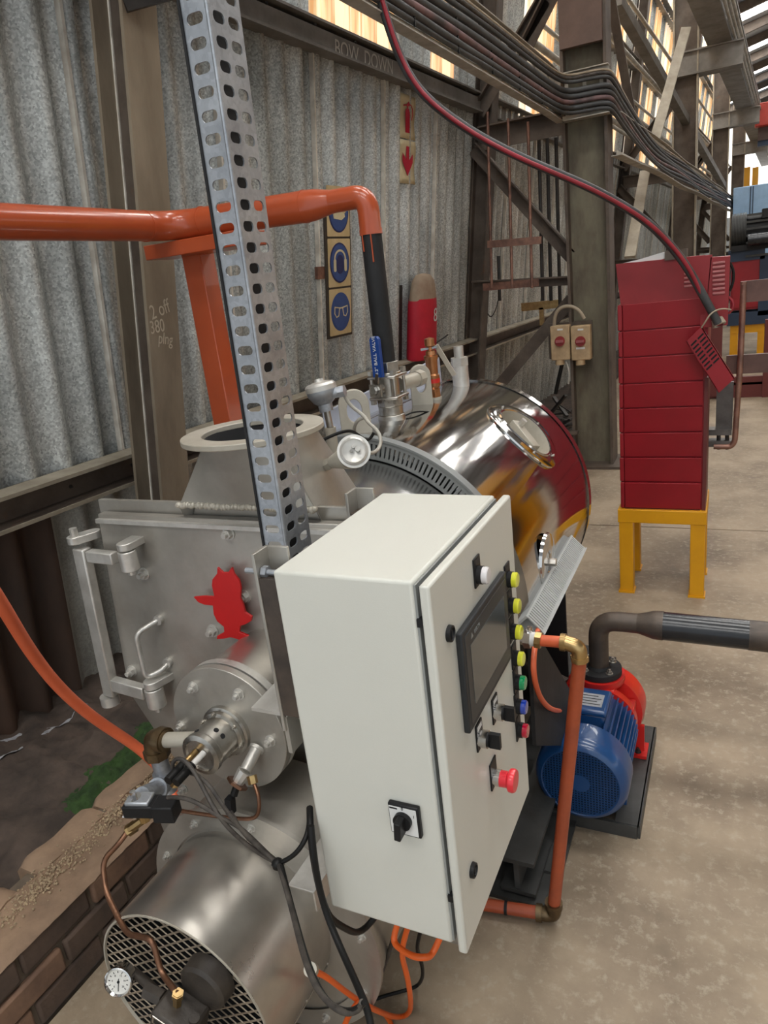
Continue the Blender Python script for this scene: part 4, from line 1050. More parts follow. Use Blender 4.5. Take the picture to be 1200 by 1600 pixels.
MB().cyl(P(272, 1226, y=0.9), P(280, 1214, y=0.905), 0.0105, n=6).build('brass_nut', 'brass', gt_)
# second nozzle on the face with flame sensor and copper pipe
n0, n1, n2 = P(402, 1168, y=YD), P(383, 1205, y=YD - 0.05), P(372, 1222, y=YD - 0.065)
MB().cyl(n0, n1, 0.0125, n=16).cyl(n0, n0 + (n1 - n0) * 0.12, 0.017, n=16).build('sight_tube', 'silver_bright', bu); MB().cyl(n1, n2, 0.0165, 0.013, n=10).build('sight_fitting', 'silver_bright', bu)
MB().lathe(n2, (n2 - n1), [(0, 0), (0, 0.024), (0.006, 0.024), (0.006, 0)], 6).build('sight_flange', 'copper', bu)
n3, n4 = P(365, 1243, y=YD - 0.08), P(360, 1258, y=YD - 0.085)
MB().cyl(n2, n3, 0.008, n=10).build('sensor_body', 'rubber', bu); MB().box((-0.008, -0.008, -0.018), (0.008, 0.008, 0.018), axes(n4, X, Y, V((0.05, 0.1, 1)).normalized())).build('sensor_plug', 'black', bu)
cable('copper_tube', [P(396, 1222, y=0.935), P(405, 1245, y=0.92), P(404, 1272, y=0.91), P(392, 1280, y=0.905), P(360, 1278, y=0.90), P(300, 1270, y=0.89), P(258, 1262, y=0.88)], 0.0042, 'copper', 'thin copper tube curling under the burner face plate to the solenoid valve', 'tube')
MB().cyl(P(396, 1225, y=0.933), P(393, 1212, y=0.94), 0.010, n=6).build('brass_nut', 'brass', bu)

# ================================================================== BLOWER
bw = thing('blower', 'large round silver burner fan housing with expanded mesh inlet under the burner', 'blower', (BX, 0.9, 0.12))
YB, BLR, BLZ = 0.72, 0.209, 0.39
mb = MB(); mb.lathe((BX, 0, BLZ), Y, [(YB, BLR - 0.004), (YB, BLR), (YP - 0.02, BLR)], 96); cas = mb.build('casing', 'duct_metal', bw, solid=0.0)
mb = MB(); mb.lathe((BX, 0, BLZ), Y, [(YB + 0.003, BLR - 0.004), (YP - 0.03, BLR - 0.005), (YP - 0.03, 0)], 64); mb.build('inner_lining', 'soot_shade', bw)
mb = MB(); mb.lathe((BX, 0, BLZ), Y, [(YB + 0.001, BLR - 0.001), (YB - 0.002, BLR - 0.0015), (YB - 0.002, BLR - 0.005), (YB + 0.003, BLR - 0.006)], 96); mb.build('inlet_rim', 'cream_steel', bw)
# lap joint along the casing
th = math.radians(-28)
MB().beam((BX + (BLR + .001) * math.cos(th), YB + 0.01, BLZ + (BLR + .001) * math.sin(th)), (BX + (BLR + .001) * math.cos(th), YP - 0.03, BLZ + (BLR + .001) * math.sin(th)), 0.004, 0.004).build('seam', 'silver', cas)
for t in (0.05, 0.14, 0.23, 0.32): 
    q = V((BX + BLR * math.cos(th + .05), YB + t, BLZ + BLR * math.sin(th + .05))); MB().ball(q, 0.004, 8, 5).build('rivet', 'silver', cas)
# scroll behind
mb = MB(); mb.lathe((BX + 0.03, 0, BLZ - 0.02), Y, [(0.95, 0.0), (0.95, 0.285), (1.15, 0.285), (1.15, 0)], 80); mb.build('scroll', 'silver', bw, angle=25)
mb = MB(); mb.lathe((BX + 0.03, 0, BLZ - 0.02), Y, [(0.945, 0.25), (0.945, 0.30), (0.955, 0.30), (0.955, 0.25)], 80); mb.build('scroll_flange', 'silver', bw, angle=25)
for k in range(10):
    a = 2 * PI * k / 10 + 0.2; bolt(bw, V((BX + 0.03 + 0.27 * math.cos(a), 0.945, BLZ - 0.02 + 0.27 * math.sin(a))), -Y, 0.008)
# mounting plate above with its own bolts and slot holes
plate([(-1.415, 0.20), (-1.44, 0.36), (-1.34, 0.50), (-1.10, 0.60), (-0.95, 0.61), (-0.60, 0.50), (-0.52, 0.30), (-0.52, 0.20)], 1.165, 0.014).build('mounting_plate', 'silver', bw, bevel=0.002)
for px, py in ((272, 1310), (434, 1280)): bolt(bw, P(px, py, y=1.165), -Y, 0.016)
q = P(437, 1250, y=1.165); MB().prism(circ(0, 0, 0.027, 28, 0.021), (q.x, 1.1655, q.z), X, Z, 0.002).build('slot_hole', 'soot_shade', bw)
q = P(328, 1227, y=0.99)
# expanded mesh: strands of a diamond lattice clipped to the inlet circle
mb = MB(); ym = YB + 0.004; RR = BLR - 0.004; pw, ph = 0.036, 0.0118
def strand(x0, z0, x1, z1):
    # clip to circle
    dx, dz = x1 - x0, z1 - z0; a = dx * dx + dz * dz; b = 2 * (x0 * dx + z0 * dz); c_ = x0 * x0 + z0 * z0 - RR * RR; D = b * b - 4 * a * c_
    if D <= 0: return
    t0, t1 = max(0, (-b - math.sqrt(D)) / 2 / a), min(1, (-b + math.sqrt(D)) / 2 / a)
    if t1 - t0 < 0.05: return
    p, q = V((BX + x0 + dx * t0, ym, BLZ + z0 + dz * t0)), V((BX + x0 + dx * t1, ym, BLZ + z0 + dz * t1))
    mb.beam(p, q, 0.0034, 0.0020, (0, 1, 0.35))
n = 46
for j in range(-n, n):
    for i in range(-9, 9):
        x_, z_ = i * pw + (pw / 2 if j % 2 else 0), j * ph * 0.5 * 2 * 0.5
        z_ = j * ph
        strand(x_, z_, x_ + pw / 2, z_ + ph); strand(x_, z_, x_ - pw / 2, z_ + ph)
mb.build('inlet_mesh', 'mesh_wire', bw, kind='stuff')
# bracket on the fan casing for the cabinet
bq0, bq1 = P(450, 1382, y=0.80), P(490, 1391, y=0.80)
MB().box((bq0.x, 0.80, bq0.z - 0.004), (bq1.x, 1.18, bq0.z)).box((bq1.x - 0.004, 0.80, bq0.z - 0.045), (bq1.x, 1.18, bq0.z)).build('angle_bracket', 'silver_bright', bw, bevel=0.001)

# oil pump with gauge in front of the mesh
op = thing('oil_pump', 'black oily fuel pump with a label plate in front of the fan mesh', 'pump', (BX - 0.01, 0.66, 0.33))
pc = P(297, 1560, y=0.675)
mb = MB(); mb.lathe(pc + V((0.02, 0.045, 0.015)), -Y, [(0, 0), (0, 0.052), (0.03, 0.050), (0.036, 0.044), (0.04, 0.02), (0.04, 0)], 36); mb.build('mount_ring', 'pump_dirt', op)
Mp = axes(pc + V((-0.01, -0.02, -0.025)), V((0.94, 0.0, -0.34)), Y, V((0.34, 0, 0.94)))
MB().box((-0.045, -0.035, -0.05), (0.042, 0.03, 0.028), Mp).build('body', 'pump_dirt', op, bevel=0.006)
MB().box((-0.038, -0.0365, 0.002), (0.030, -0.034, 0.022), Mp).build('label_plate', 'steel', op)
MB().box((-0.034, -0.0372, 0.006), (0.026, -0.0355, 0.018), Mp).build('label_print', 'black', op)
MB().cyl(Mp @ V((0.03, -0.005, 0.03)), Mp @ V((0.03, -0.005, 0.034)), 0.010, n=14).cyl(Mp @ V((0.042, -0.01, 0.005)), Mp @ V((0.075, -0.012, -0.005)), 0.013, n=14).build('port', 'pump_dirt', op)
MB().cyl(Mp @ V((-0.012, 0, 0.026)), Mp @ V((-0.014, 0, 0.062)), 0.0085, n=6).cyl(Mp @ V((-0.013, 0, 0.05)), Mp @ V((-0.014, 0, 0.06)), 0.011, n=6).build('brass_fitting', 'brass', op)
gf = Mp @ V((-0.043, 0.0, 0.015)); gg = P(190, 1528, y=0.655)
MB().tube([gf, gf * 0.5 + gg * 0.5 + V((0, 0.012, 0.0)), gg + V((0.004, 0.022, -0.006))], 0.009, 12).cyl(gf, gf + (gg - gf) * 0.4, 0.015, n=6).build('gauge_stem', 'pump_dirt', op)
ga = thing('pressure_gauge', 'small round pressure gauge with a white dial and steel bezel on the oil pump', 'gauge', tuple(gg))
gd = (CAM - gg); gd = V((gd.x * 0.35 + 0.02, gd.y * 1.0 - 0.35, gd.z * 0.35)).normalized()
mb = MB(); mb.lathe(gg, gd, [(-0.012, 0), (-0.012, 0.024), (0.008, 0.0255), (0.010, 0.0280), (0.016, 0.0275), (0.017, 0.0255), (0.0125, 0.0228)], 40); mb.build('bezel', 'chrome', ga)
MB().cyl(gg + gd * 0.010, gg + gd * 0.0125, 0.0232, n=40).build('dial', 'gauge_face', ga)
u_ = gd.cross(Z).normalized() * -1; v_ = u_.cross(gd).normalized() * -1
v_ = gd.cross(u_).normalized()
if v_.z < 0: v_ = -v_
u_ = v_.cross(gd).normalized()
Mg = axes(gg + gd * 0.0128, u_, v_, gd)
mb = MB()
for k in range(11):
    a = math.radians(225 - 27 * k); mb.beam(Mg @ V((0.0165 * math.cos(a), 0.0165 * math.sin(a), 0.0002)), Mg @ V((0.020 * math.cos(a), 0.020 * math.sin(a), 0.0002)), 0.0012, 0.0004, gd)
mb.build('scale', 'black', ga, kind='stuff')
MB().beam(Mg @ V((0.001, 0.006, 0.0008)), Mg @ V((-0.001, -0.017, 0.0008)), 0.0013, 0.0006, gd).cyl(Mg @ V((0, 0, 0)), Mg @ V((0, 0, 0.0015)), 0.0025, n=12).build('needle', 'black', ga)
for k, s_ in enumerate(('0', '4', '8', '12', '16', '20')):
    a = math.radians(225 - 54 * k); text(s_, Mg @ Matrix.Translation((0.0125 * math.cos(a), 0.0125 * math.sin(a), 0.0003)), 0.0048, 'black', ga, 'numeral', 0.0001)
cable('copper_tube', fillet([be + V((-0.012, -0.01, -0.006)), P(186, 1318, y=0.80), P(160, 1345, y=0.775), P(166, 1395, y=0.745), P(188, 1440, y=0.715), P(200, 1460, y=0.70), P(238, 1467, y=0.695), P(252, 1520, y=0.68), Mp @ V((-0.014, 0, 0.058))], 0.022, 6), 0.0058, 'copper', 'bent copper tube dropping from the solenoid valve to the oil pump', 'tube', smooth=False, n=12)

# electrode cables and dark leads
def px_path(*q): return [P(a, b, y=c) for a, b, c in q]
cable('ignition_cable', px_path((292, 1196, .87), (275, 1206, .86), (268, 1196, .855), (276, 1184, .86), (292, 1190, .86), (312, 1220, .85), (335, 1265, .83), (362, 1300, .80), (400, 1330, .76), (425, 1344, .74), (434, 1350, .735)), 0.0042, 'cable_dusty', 'dusty grey ignition cable looping from the burner boots', 'cable', 'dusty leads below the burner')
cable('ignition_cable', px_path((298, 1208, .87), (310, 1212, .86), (330, 1230, .85), (350, 1262, .83), (380, 1300, .78), (412, 1330, .75), (432, 1348, .735), (440, 1360, .73)), 0.0042, 'cable_dusty', 'dusty grey ignition cable sagging straight past the fan housing', 'cable', 'dusty leads below the burner')
cable('sensor_cable', px_path((262, 1246, .83), (285, 1246, .83), (312, 1256, .83), (345, 1278, .82), (372, 1290, .81), (402, 1318, .77), (433, 1349, .735)), 0.0042, 'cable_dusty', 'dark lead running from the solenoid plug over the fan housing', 'cable', 'dusty leads below the burner')
cable('sensor_cable', px_path((361, 1268, .90), (370, 1284, .88), (378, 1300, .84), (400, 1322, .79), (430, 1342, .75), (436, 1352, .735)), 0.0035, 'cable_dusty', 'thin dark lead hanging from the flame sensor plug', 'cable', 'dusty leads below the burner')
cable('sensor_cable', px_path((434, 1350, .735), (458, 1338, .74), (474, 1318, .75), (482, 1296, .77), (484, 1270, .80)), 0.0042, 'rubber', 'black lead rising from the cable tie to the cabinet rear', 'cable', 'dusty leads below the burner')
MB().ball(P(434, 1350, y=.734), 0.0105, 10, 8).build('cable_tie', 'rubber')
tag(bpy.data.objects['cable_tie'], 'black cable tie gathering the dusty leads over the fan housing', 'cable tie')
cable('power_cable', px_path((436, 1352, .73), (446, 1385, .70), (459, 1432, .66), (473, 1490, .60), (492, 1540, .56), (514, 1568, .54), (540, 1584, .53), (560, 1578, .53), (566, 1566, .53)), 0.0042, 'cable_dusty', 'brown-grey lead hanging from the tie and curling at the floor cables', 'cable', 'cables below the cabinet')
cable('power_cable', px_path((440, 1352, .73), (452, 1400, .69), (466, 1450, .65), (480, 1500, .60), (500, 1548, .56), (524, 1576, .54), (552, 1580, .53), (570, 1566, .53)), 0.0038, 'rubber', 'dark lead following the brown-grey one from tie to floor', 'cable', 'cables below the cabinet')

# ================================================================== CONTROL CABINET
s_ = 0.78
CX0, CX1, DX0, DX1 = -0.594, -0.372, -0.362, -0.346
CY0, CY1, CZ0, CZ1 = 0.78, 1.160, 0.694, 1.323
cc = thing('control_cabinet', 'cream steel control cabinet with touch panel and push buttons on its door', 'control cabinet', ((CX0 + CX1) / 2, (CY0 + CY1) / 2, CZ0))
MB().box((CX0, CY0, CZ0), (CX1, CY1, CZ1)).build('body', 'cabinet', cc, bevel=0.005, seg=3)
MB().box((CX1 - 0.004, CY0 + 0.012, CZ0 + 0.012), (DX0 + 0.002, CY1 - 0.012, CZ1 - 0.012)).build('gasket', 'gasket', cc)
MB().box((CX1 - 0.002, CY0 + 0.003, CZ0 + 0.006), (CX1 + 0.003, CY1 - 0.003, CZ1 - 0.006)).build('body_rim', 'cab_edge', cc)
dr = MB().box((DX0 + 0.001, CY0 - 0.006, CZ0 - 0.006), (DX1, CY1 + 0.010, CZ1 - 0.002)).build('door', 'cabinet', cc, bevel=0.004, seg=3)
def dpt(px, py, off=0.012): return P(px, py, x=DX1 + off)
# touch panel
q = [P(*c, x=DX1 + 0.012) for c in ((720, 987), (792, 900), (802.6, 1034.6), (738.5, 1136))]
hy0 = (q[0].y + q[3].y) / 2; hy1 = (q[1].y + q[2].y) / 2; hz1 = (q[0].z + q[1].z) / 2; hz0 = (q[2].z + q[3].z) / 2
hm = MB().box((DX1, hy0, hz0), (DX1 + 0.010, hy1, hz1)).build('touch_panel', 'hmi_frame', cc, bevel=0.0025)
b_ = 0.022
MB().box((DX1 + 0.006, hy0 + b_ * 0.45, hz0 + b_ * 0.45), (DX1 + 0.0108, hy1 - b_ * 0.45, hz1 - b_ * 0.45)).build('bezel', 'hmi_in', hm, bevel=0.001)
MB().box((DX1 + 0.008, hy0 + b_ * 1.35, hz0 + b_ * 1.55), (DX1 + 0.0113, hy1 - b_ * 1.2, hz1 - b_ * 1.55)).build('screen', 'hmi_screen', hm)
Mx = axes((DX1 + 0.0112, hy0 + 0.058, hz1 - 0.022), Y, Z, X)
MB().prism([(-0.005, -0.004), (0.005, -0.004), (0, 0.005)], (DX1 + 0.0105, hy0 + 0.040, hz1 - 0.022), Y, Z, 0.0006).build('brand_mark', 'duct_pvc', hm)
text('DELTA', axes((DX1 + 0.0110, hy0 + 0.064, hz1 - 0.022), Y, Z, X), 0.009, 'duct_pvc', cc)
# push buttons
def button(px, py, m, nm, lens=0.0135, h=0.020):
    p = dpt(px, py, 0.016); p.x = DX1
    pl = MB().box((DX1, p.y - 0.0145, p.z - 0.018), (DX1 + 0.003, p.y + 0.0145, p.z + 0.030)).build(nm, 'black', cc, bevel=0.001)
    MB().box((DX1 + 0.003, p.y - 0.010, p.z + 0.019), (DX1 + 0.0034, p.y + 0.010, p.z + 0.026)).build('legend', 'hmi_frame', pl)
    MB().cyl(p + X * 0.002, p + X * 0.011, 0.0145, n=28).build('collar', 'black', pl)
    mb = MB(); mb.lathe(p, X, [(0.010, lens), (h - 0.002, lens), (h, lens - 0.002), (h, 0.008), (h + 0.001, 0.0)], 28); mb.build('lens', m, pl)
button(760, 899, 'lens_white', 'lamp_button')
for py_, px_, m_ in ((906, 805.6, 'lens_yellow'), (947, 809, 'lens_yellow'), (988, 812, 'lens_yellow'), (1029.5, 815.4, 'lens_yellow'), (1067, 818, 'lens_green'), (1105, 819.7, 'lens_blue'), (1142, 821.8, 'lens_red')):
    button(px_, py_, m_, 'lamp_button')
for px_, py_ in ((788.5, 1114), (765, 1156)):
    p = dpt(px_, py_, 0.018); p.x = DX1
    pl = MB().box((DX1, p.y - 0.0145, p.z - 0.018), (DX1 + 0.003, p.y + 0.0145, p.z + 0.030)).build('selector_switch', 'black', cc, bevel=0.001)
    MB().box((DX1 + 0.003, p.y - 0.010, p.z + 0.018), (DX1 + 0.0034, p.y + 0.010, p.z + 0.026)).build('legend', 'white_print', pl)
    MB().cyl(p + X * 0.002, p + X * 0.016, 0.0145, n=28).build('collar', 'chrome', pl)
    MB().cyl(p + X * 0.016, p + X * 0.019, 0.012, n=24).box((DX1 + 0.018, p.y - 0.004, p.z - 0.013), (DX1 + 0.036, p.y + 0.004, p.z + 0.013)).build('knob', 'black', pl)
p = dpt(797, 1219, 0.03); p.x = DX1
pl = MB().box((DX1, p.y - 0.016, p.z - 0.018), (DX1 + 0.003, p.y + 0.016, p.z + 0.034)).build('emergency_stop', 'black', cc, bevel=0.001)
MB().cyl(p + X * 0.002, p + X * 0.014, 0.0145, n=28).build('collar', 'chrome', pl)
mb = MB(); mb.lathe(p, X, [(0.013, 0.014), (0.026, 0.014), (0.030, 0.0195), (0.036, 0.0200), (0.040, 0.018), (0.041, 0.0)], 32); mb.build('mushroom', 'estop', pl)
for px_, py_ in ((705, 990), (741, 1360)):
    p = dpt(px_, py_, 0.004); p.x = DX1
    lt = MB(); lt.lathe(p, X, [(0, 0.0125), (0.006, 0.0120), (0.007, 0.0095), (0.003, 0.008), (0.003, 0)], 24); lo = lt.build('door_lock', 'black', cc)
    MB().box((DX1 + 0.002, p.y - 0.0012, p.z - 0.006), (DX1 + 0.006, p.y + 0.0012, p.z + 0.006)).build('key_bit', 'hmi_frame', lo)
# main isolator on the side
iq = [P(*c, y=CY0 - 0.006) for c in ((607, 1252), (652, 1262), (658, 1307), (612, 1300))]
ix0, ix1 = (iq[0].x + iq[3].x) / 2, (iq[1].x + iq[2].x) / 2 + 0.002; iz1 = (iq[0].z + iq[1].z) / 2; iz0 = (iq[2].z + iq[3].z) / 2
iso = MB().box((ix0, CY0 - 0.009, iz0), (ix1, CY0, iz1)).build('isolator_switch', 'black', cc, bevel=0.002)
MB().box((ix0 + 0.002, CY0 - 0.0096, iz0 + 0.003), (ix1 - 0.004, CY0 - 0.0085, iz1 - 0.004)).build('dial_plate', 'white', iso)
ic_ = V(((ix0 + ix1) / 2 - 0.001, CY0 - 0.009, (iz0 + iz1) / 2 + 0.002))
MB().cyl(ic_, ic_ - Y * 0.008, 0.0145, n=28).build('knob_base', 'black', iso)
MB().box((-0.0055, -0.026, -0.019), (0.0055, -0.004, 0.013), Matrix.Translation(ic_) @ Matrix.Rotation(0.08, 4, 'Y')).build('knob_grip', 'black', iso, bevel=0.002)
for s_t, dx, dz in (('0', 0.000, 0.020), ('1', 0.018, 0.010)):
    text(s_t, axes((ic_.x + dx, CY0 - 0.0099, ic_.z + dz), X, Z, -Y), 0.007, 'black', cc)
MB().box((ix0 + 0.003, CY0 - 0.0100, iz1 - 0.0085), (ix0 + 0.016, CY0 - 0.0095, iz1 - 0.0060)).build('maker_print', 'black', iso)
# hinge dots in the door gap
for px_, py_ in ((657, 972), (708, 1402)):
    p = P(px_, py_, y=CY0 + 0.004); MB().box((-0.371, CY0 - 0.001, p.z - 0.006), (-0.363, CY0 + 0.01, p.z + 0.006)).build('hinge_hole', 'black', cc)

# mounting irons behind the cabinet
mi = thing('mounting_iron', 'bare steel angle uprights holding the cabinet away from the boiler', 'bracket', (-0.62, 0.85, 1.05))
for y0 in (0.795, 1.095):
    MB().box((-0.640, y0, 1.03), (-0.634, y0 + 0.040, 1.340)).box((-0.640, y0 + 0.036, 1.03), (-0.598, y0 + 0.042, 1.340)).build('upright', 'silver' , mi, bevel=0.001)
    MB().box((-0.634, y0 + 0.002, 1.06), (-0.596, y0 + 0.034, 1.30)).build('pad', 'pipe_burnt', mi)
q = P(425, 900, y=0.80)
MB().cyl(V((-0.665, 0.81, 1.306)), V((-0.594, 0.81, 1.306)), 0.0045, n=10).cyl(V((-0.633, 0.81, 1.306)), V((-0.624, 0.81, 1.306)), 0.010, n=6).build('stud', 'zinc', mi)
MB().add(*[[V(p) for p in ((-0.70, 0.800, 1.055), (-0.63, 0.800, 1.055), (-0.63, 1.19, 1.075), (-0.70, 1.19, 1.075), (-0.70, 0.800, 1.061), (-0.63, 0.800, 1.061), (-0.63, 1.19, 1.081), (-0.70, 1.19, 1.081))], [(3, 2, 1, 0), (4, 5, 6, 7), (0, 1, 5, 4), (1, 2, 6, 5), (2, 3, 7, 6), (3, 0, 4, 7)]]).build('arm_top', 'silver_bright', mi)
MB().box((-0.640, 0.800, 0.985), (-0.632, 1.19, 1.06)).build('arm_web', 'silver', mi)

# ---- slotted angle rising past the cabinet
sa = thing('slotted_angle', 'tall galvanised slotted angle iron rising from behind the control cabinet', 'slotted angle', (-0.70, 0.97, 1.05))
c0 = P(449, 866, y=0.97); zt = 2.32; z0 = 1.08
lean = V((P(322, 0, y=0.97).x - c0.x, 0, P(322, 0, y=0.97).z - c0.z)); lx = lean.x / lean.z
def slot_sheet(width, rows, pitch, sw, shh, org, ud, vd, th):
    """sheet with rounded slots; rows: list of (centre, stagger)"""
    nrow = len(rows); bounds = [0] + [(rows[i][0] + rows[i + 1][0]) / 2 for i in range(nrow - 1)] + [width]
    ncell = int((zt - z0) / pitch); mb = MB(); n_ = ud.cross(vd).normalized() * th
    for r in range(nrow):
        a, b = bounds[r], bounds[r + 1]
        for k in range(ncell):
            za, zb = k * pitch, (k + 1) * pitch; zc = (za + zb) / 2
            inner = rrect(rows[r][0] - sw / 2, zc - shh / 2, rows[r][0] + sw / 2, zc + shh / 2, shh * 0.48, 3)
            m_ = len(inner); outer = []
            for (x_, y_) in inner:
                dx, dy = (x_ - rows[r][0]), (y_ - zc)
                t = min(((b - rows[r][0]) if dx > 0 else (rows[r][0] - a)) / max(abs(dx), 1e-6), (pitch / 2) / max(abs(dy), 1e-6))
                outer.append((rows[r][0] + dx * t, zc + dy * t))
            # add exact cell corners through the outer ring: snap nearest
            for cxn, cyn in ((a, za), (b, za), (b, zb), (a, zb)):
                i = min(range(m_), key=lambda i_: (outer[i_][0] - cxn) ** 2 + (outer[i_][1] - cyn) ** 2); outer[i] = (cxn, cyn)
            vs = [org + ud * p[0] + vd * p[1] for p in outer] + [org + ud * p[0] + vd * p[1] for p in inner]
            vs += [p + n_ for p in vs]; q = 2 * m_; fs = []
            for i in range(m_):
                j = (i + 1) % m_
                fs += [(i, j, m_ + j, m_ + i), (q + j, q + i, q + m_ + i, q + m_ + j), (m_ + i, m_ + j, q + m_ + j, q + m_ + i)]
            mb.add(vs, fs)
    return mb
vdir = V((lx, 0, 1)).normalized(); org = c0 + vdir * ((z0 - c0.z) / vdir.z)
slot_sheet(0.046, [(0.024, 0)], 0.0310, 0.029, 0.0150, org, -X, vdir, 0.0025).build('left_flange', 'zinc', sa, angle=30)
slot_sheet(0.078, [(0.021, 0), (0.057, 0)], 0.0310, 0.027, 0.0155, org, Y, vdir, 0.0025).build('right_flange', 'zinc', sa, angle=30)
MB().beam(org - X * 0.047 - Y * 0.0, org - X * 0.047 + vdir * ((zt - z0) / vdir.z), 0.004, 0.006, (0, 1, 0)).build('dark_edge', 'black_matt', sa)

MB().cyl(org, org + vdir * ((zt - z0) / vdir.z), 0.0032, n=12).build('corner_bend', 'zinc', sa)

tv = vdir * ((zt - z0) / vdir.z)
MB().add([org + V((dx, dy, 0)) + t_ for t_ in (V((0, 0, 0)), tv) for dx, dy in ((-0.015, 0.012), (-0.012, 0.012), (-0.012, 0.056), (-0.015, 0.056))], [(3, 2, 1, 0), (4, 5, 6, 7), (0, 1, 5, 4), (1, 2, 6, 5), (2, 3, 7, 6), (3, 0, 4, 7)]).build('slot_shade_strip', 'black_matt', sa)  # added black strip, stands for the dark void behind the slots
# ================================================================== FEED PUMP
MX, MZ, MY, MR = -0.374, 0.214, 1.79, 0.140
pu = thing('feed_pump', 'blue electric motor driving a red cast-iron water pump on a black channel base', 'pump', (MX, 2.0, 0))
mb = MB(); mb.lathe((MX, 0, MZ), Y, [(MY, 0.112), (MY - 0.002, 0.116), (MY + 0.004, 0.128), (MY + 0.018, MR - 0.003), (MY + 0.035, MR), (MY + 0.105, MR), (MY + 0.108, MR - 0.004), (MY + 0.108, 0.10)], 64); mb.build('fan_cover', 'blue_motor', pu, angle=50)
MB().cyl((MX, MY + 0.012, MZ), (MX, MY + 0.014, MZ), 0.114, n=48).build('fan_shadow_plate', 'soot_shade', pu)
mb = MB(); nn_ = 13
for k in range(-nn_, nn_ + 1):
    c_ = k * 0.0088
    hl = math.sqrt(max(0, 0.114 ** 2 - c_ ** 2))
    if hl < 0.01: continue
    mb.beam((MX + c_, MY, MZ - hl), (MX + c_, MY, MZ + hl), 0.0028, 0.003, (0, 1, 0)); mb.beam((MX - hl, MY, MZ + c_), (MX + hl, MY, MZ + c_), 0.003, 0.0028, (0, 0, 1))
mb.build('fan_grille', 'blue_motor', pu, kind='stuff')
MB().cyl((MX, MY + 0.003, MZ), (MX, MY - 0.002, MZ), 0.030, n=32).build('grille_hub', 'blue_motor', pu)
MB().cyl((MX, MY + 0.10, MZ), (MX, MY + 0.33, MZ), 0.108, n=48).build('stator', 'blue_motor', pu)
fm = mesh_of('motor_fin', MB().box((-0.0022, 0, 0.10), (0.0022, 0.20, 0.132)), 'blue_motor')
for k in range(44):
    a = 2 * PI * k / 44
    if 0.36 < ((a + PI / 2) % (2 * PI)) < 5.92 and not (abs(((a + PI) % (2 * PI)) - PI) < 0.42 ):
        place(fm, 'cooling_fin', axes((MX, MY + 0.112, MZ), (math.cos(a), 0, -math.sin(a)), Y, (math.sin(a), 0, math.cos(a))), pu)
tb = MB().box((MX - 0.056, MY + 0.150, MZ + 0.09), (MX + 0.052, MY + 0.27, MZ + 0.145)).build('terminal_box', 'blue_motor', pu, bevel=0.010)
MB().box((MX - 0.062, MY + 0.145, MZ + 0.138), (MX + 0.058, MY + 0.275, MZ + 0.160)).build('lid', 'blue_motor', tb, bevel=0.008)
MB().box((MX - 0.035, MY + 0.170, MZ + 0.160), (MX + 0.040, MY + 0.240, MZ + 0.1612)).build('rating_plate', 'zinc', tb)
for k in range(4): MB().box((MX - 0.03, MY + 0.180 + k * 0.015, MZ + 0.1612), (MX + 0.034 - 0.012 * (k % 2), MY + 0.184 + k * 0.015, MZ + 0.1616)).build('plate_print', 'hmi_frame', tb)
for s in (-1, 1): MB().box((MX + s * 0.085 - 0.03, MY + 0.14, 0.045), (MX + s * 0.085 + 0.03, MY + 0.29, 0.075)).box((MX + s * 0.085 - 0.01, MY + 0.15, 0.07), (MX + s * 0.085 + 0.01, MY + 0.28, 0.15)).build('motor_foot', 'blue_motor', pu)
mb = MB(); mb.lathe((MX, 0, MZ), Y, [(MY + 0.33, 0.10), (MY + 0.33, 0.125), (MY + 0.36, 0.125), (MY + 0.37, 0.09), (MY + 0.40, 0.09), (MY + 0.405, 0.135), (MY + 0.43, 0.14), (MY + 0.48, 0.14), (MY + 0.50, 0.11), (MY + 0.51, 0)], 48); mb.build('pump_casing', 'red_pump', pu, angle=45)
FYP = 2.20
for a in (0.4, 1.2, 2.2, 3.0): 
    q = V((MX + 0.11 * math.cos(a), MY + 0.40, MZ + 0.11 * math.sin(a))); MB().beam(q, q - Y * 0.06, 0.03, 0.03).build('casing_lug', 'red_pump', pu, bevel=0.004)
mb = MB(); mb.lathe((MX - 0.005, FYP, 0), Z, [(MZ + 0.06, 0.05), (MZ + 0.100, 0.052), (MZ + 0.112, 0.080), (MZ + 0.120, 0.084), (MZ + 0.140, 0.084), (MZ + 0.142, 0)], 40); mb.build('discharge_flange', 'red_pump', pu, angle=40)
MB().box((MX + 0.085, MY + 0.38, 0.05), (MX + 0.150, MY + 0.46, 0.062)).box((MX + 0.09, MY + 0.41, 0.055), (MX + 0.14, MY + 0.425, 0.16)).build('pump_foot', 'red_pump', pu)
bolt(pu, V((MX + 0.12, MY + 0.40, 0.062)), Z, 0.009, 'iron')
for s in (-1, 1):
    mb = MB(); xx = MX + s * 0.115 + 0.01; mb.box((xx - 0.03, MY + 0.05, 0.0), (xx - 0.024 if s > 0 else xx + 0.03, MY + 0.56, 0.05)) if False else None
    mb.box((xx - 0.035, MY + 0.06, 0.040), (xx + 0.035, MY + 0.58, 0.048)); mb.box((xx + s * 0.035 - 0.004, MY + 0.06, 0.0), (xx + s * 0.035 + 0.004, MY + 0.58, 0.048)); mb.build('base_rail', 'skid', pu)
MB().box((MX - 0.13, MY + 0.055, 0.0), (MX + 0.155, MY + 0.068, 0.045)).build('base_crossbar', 'skid', pu)
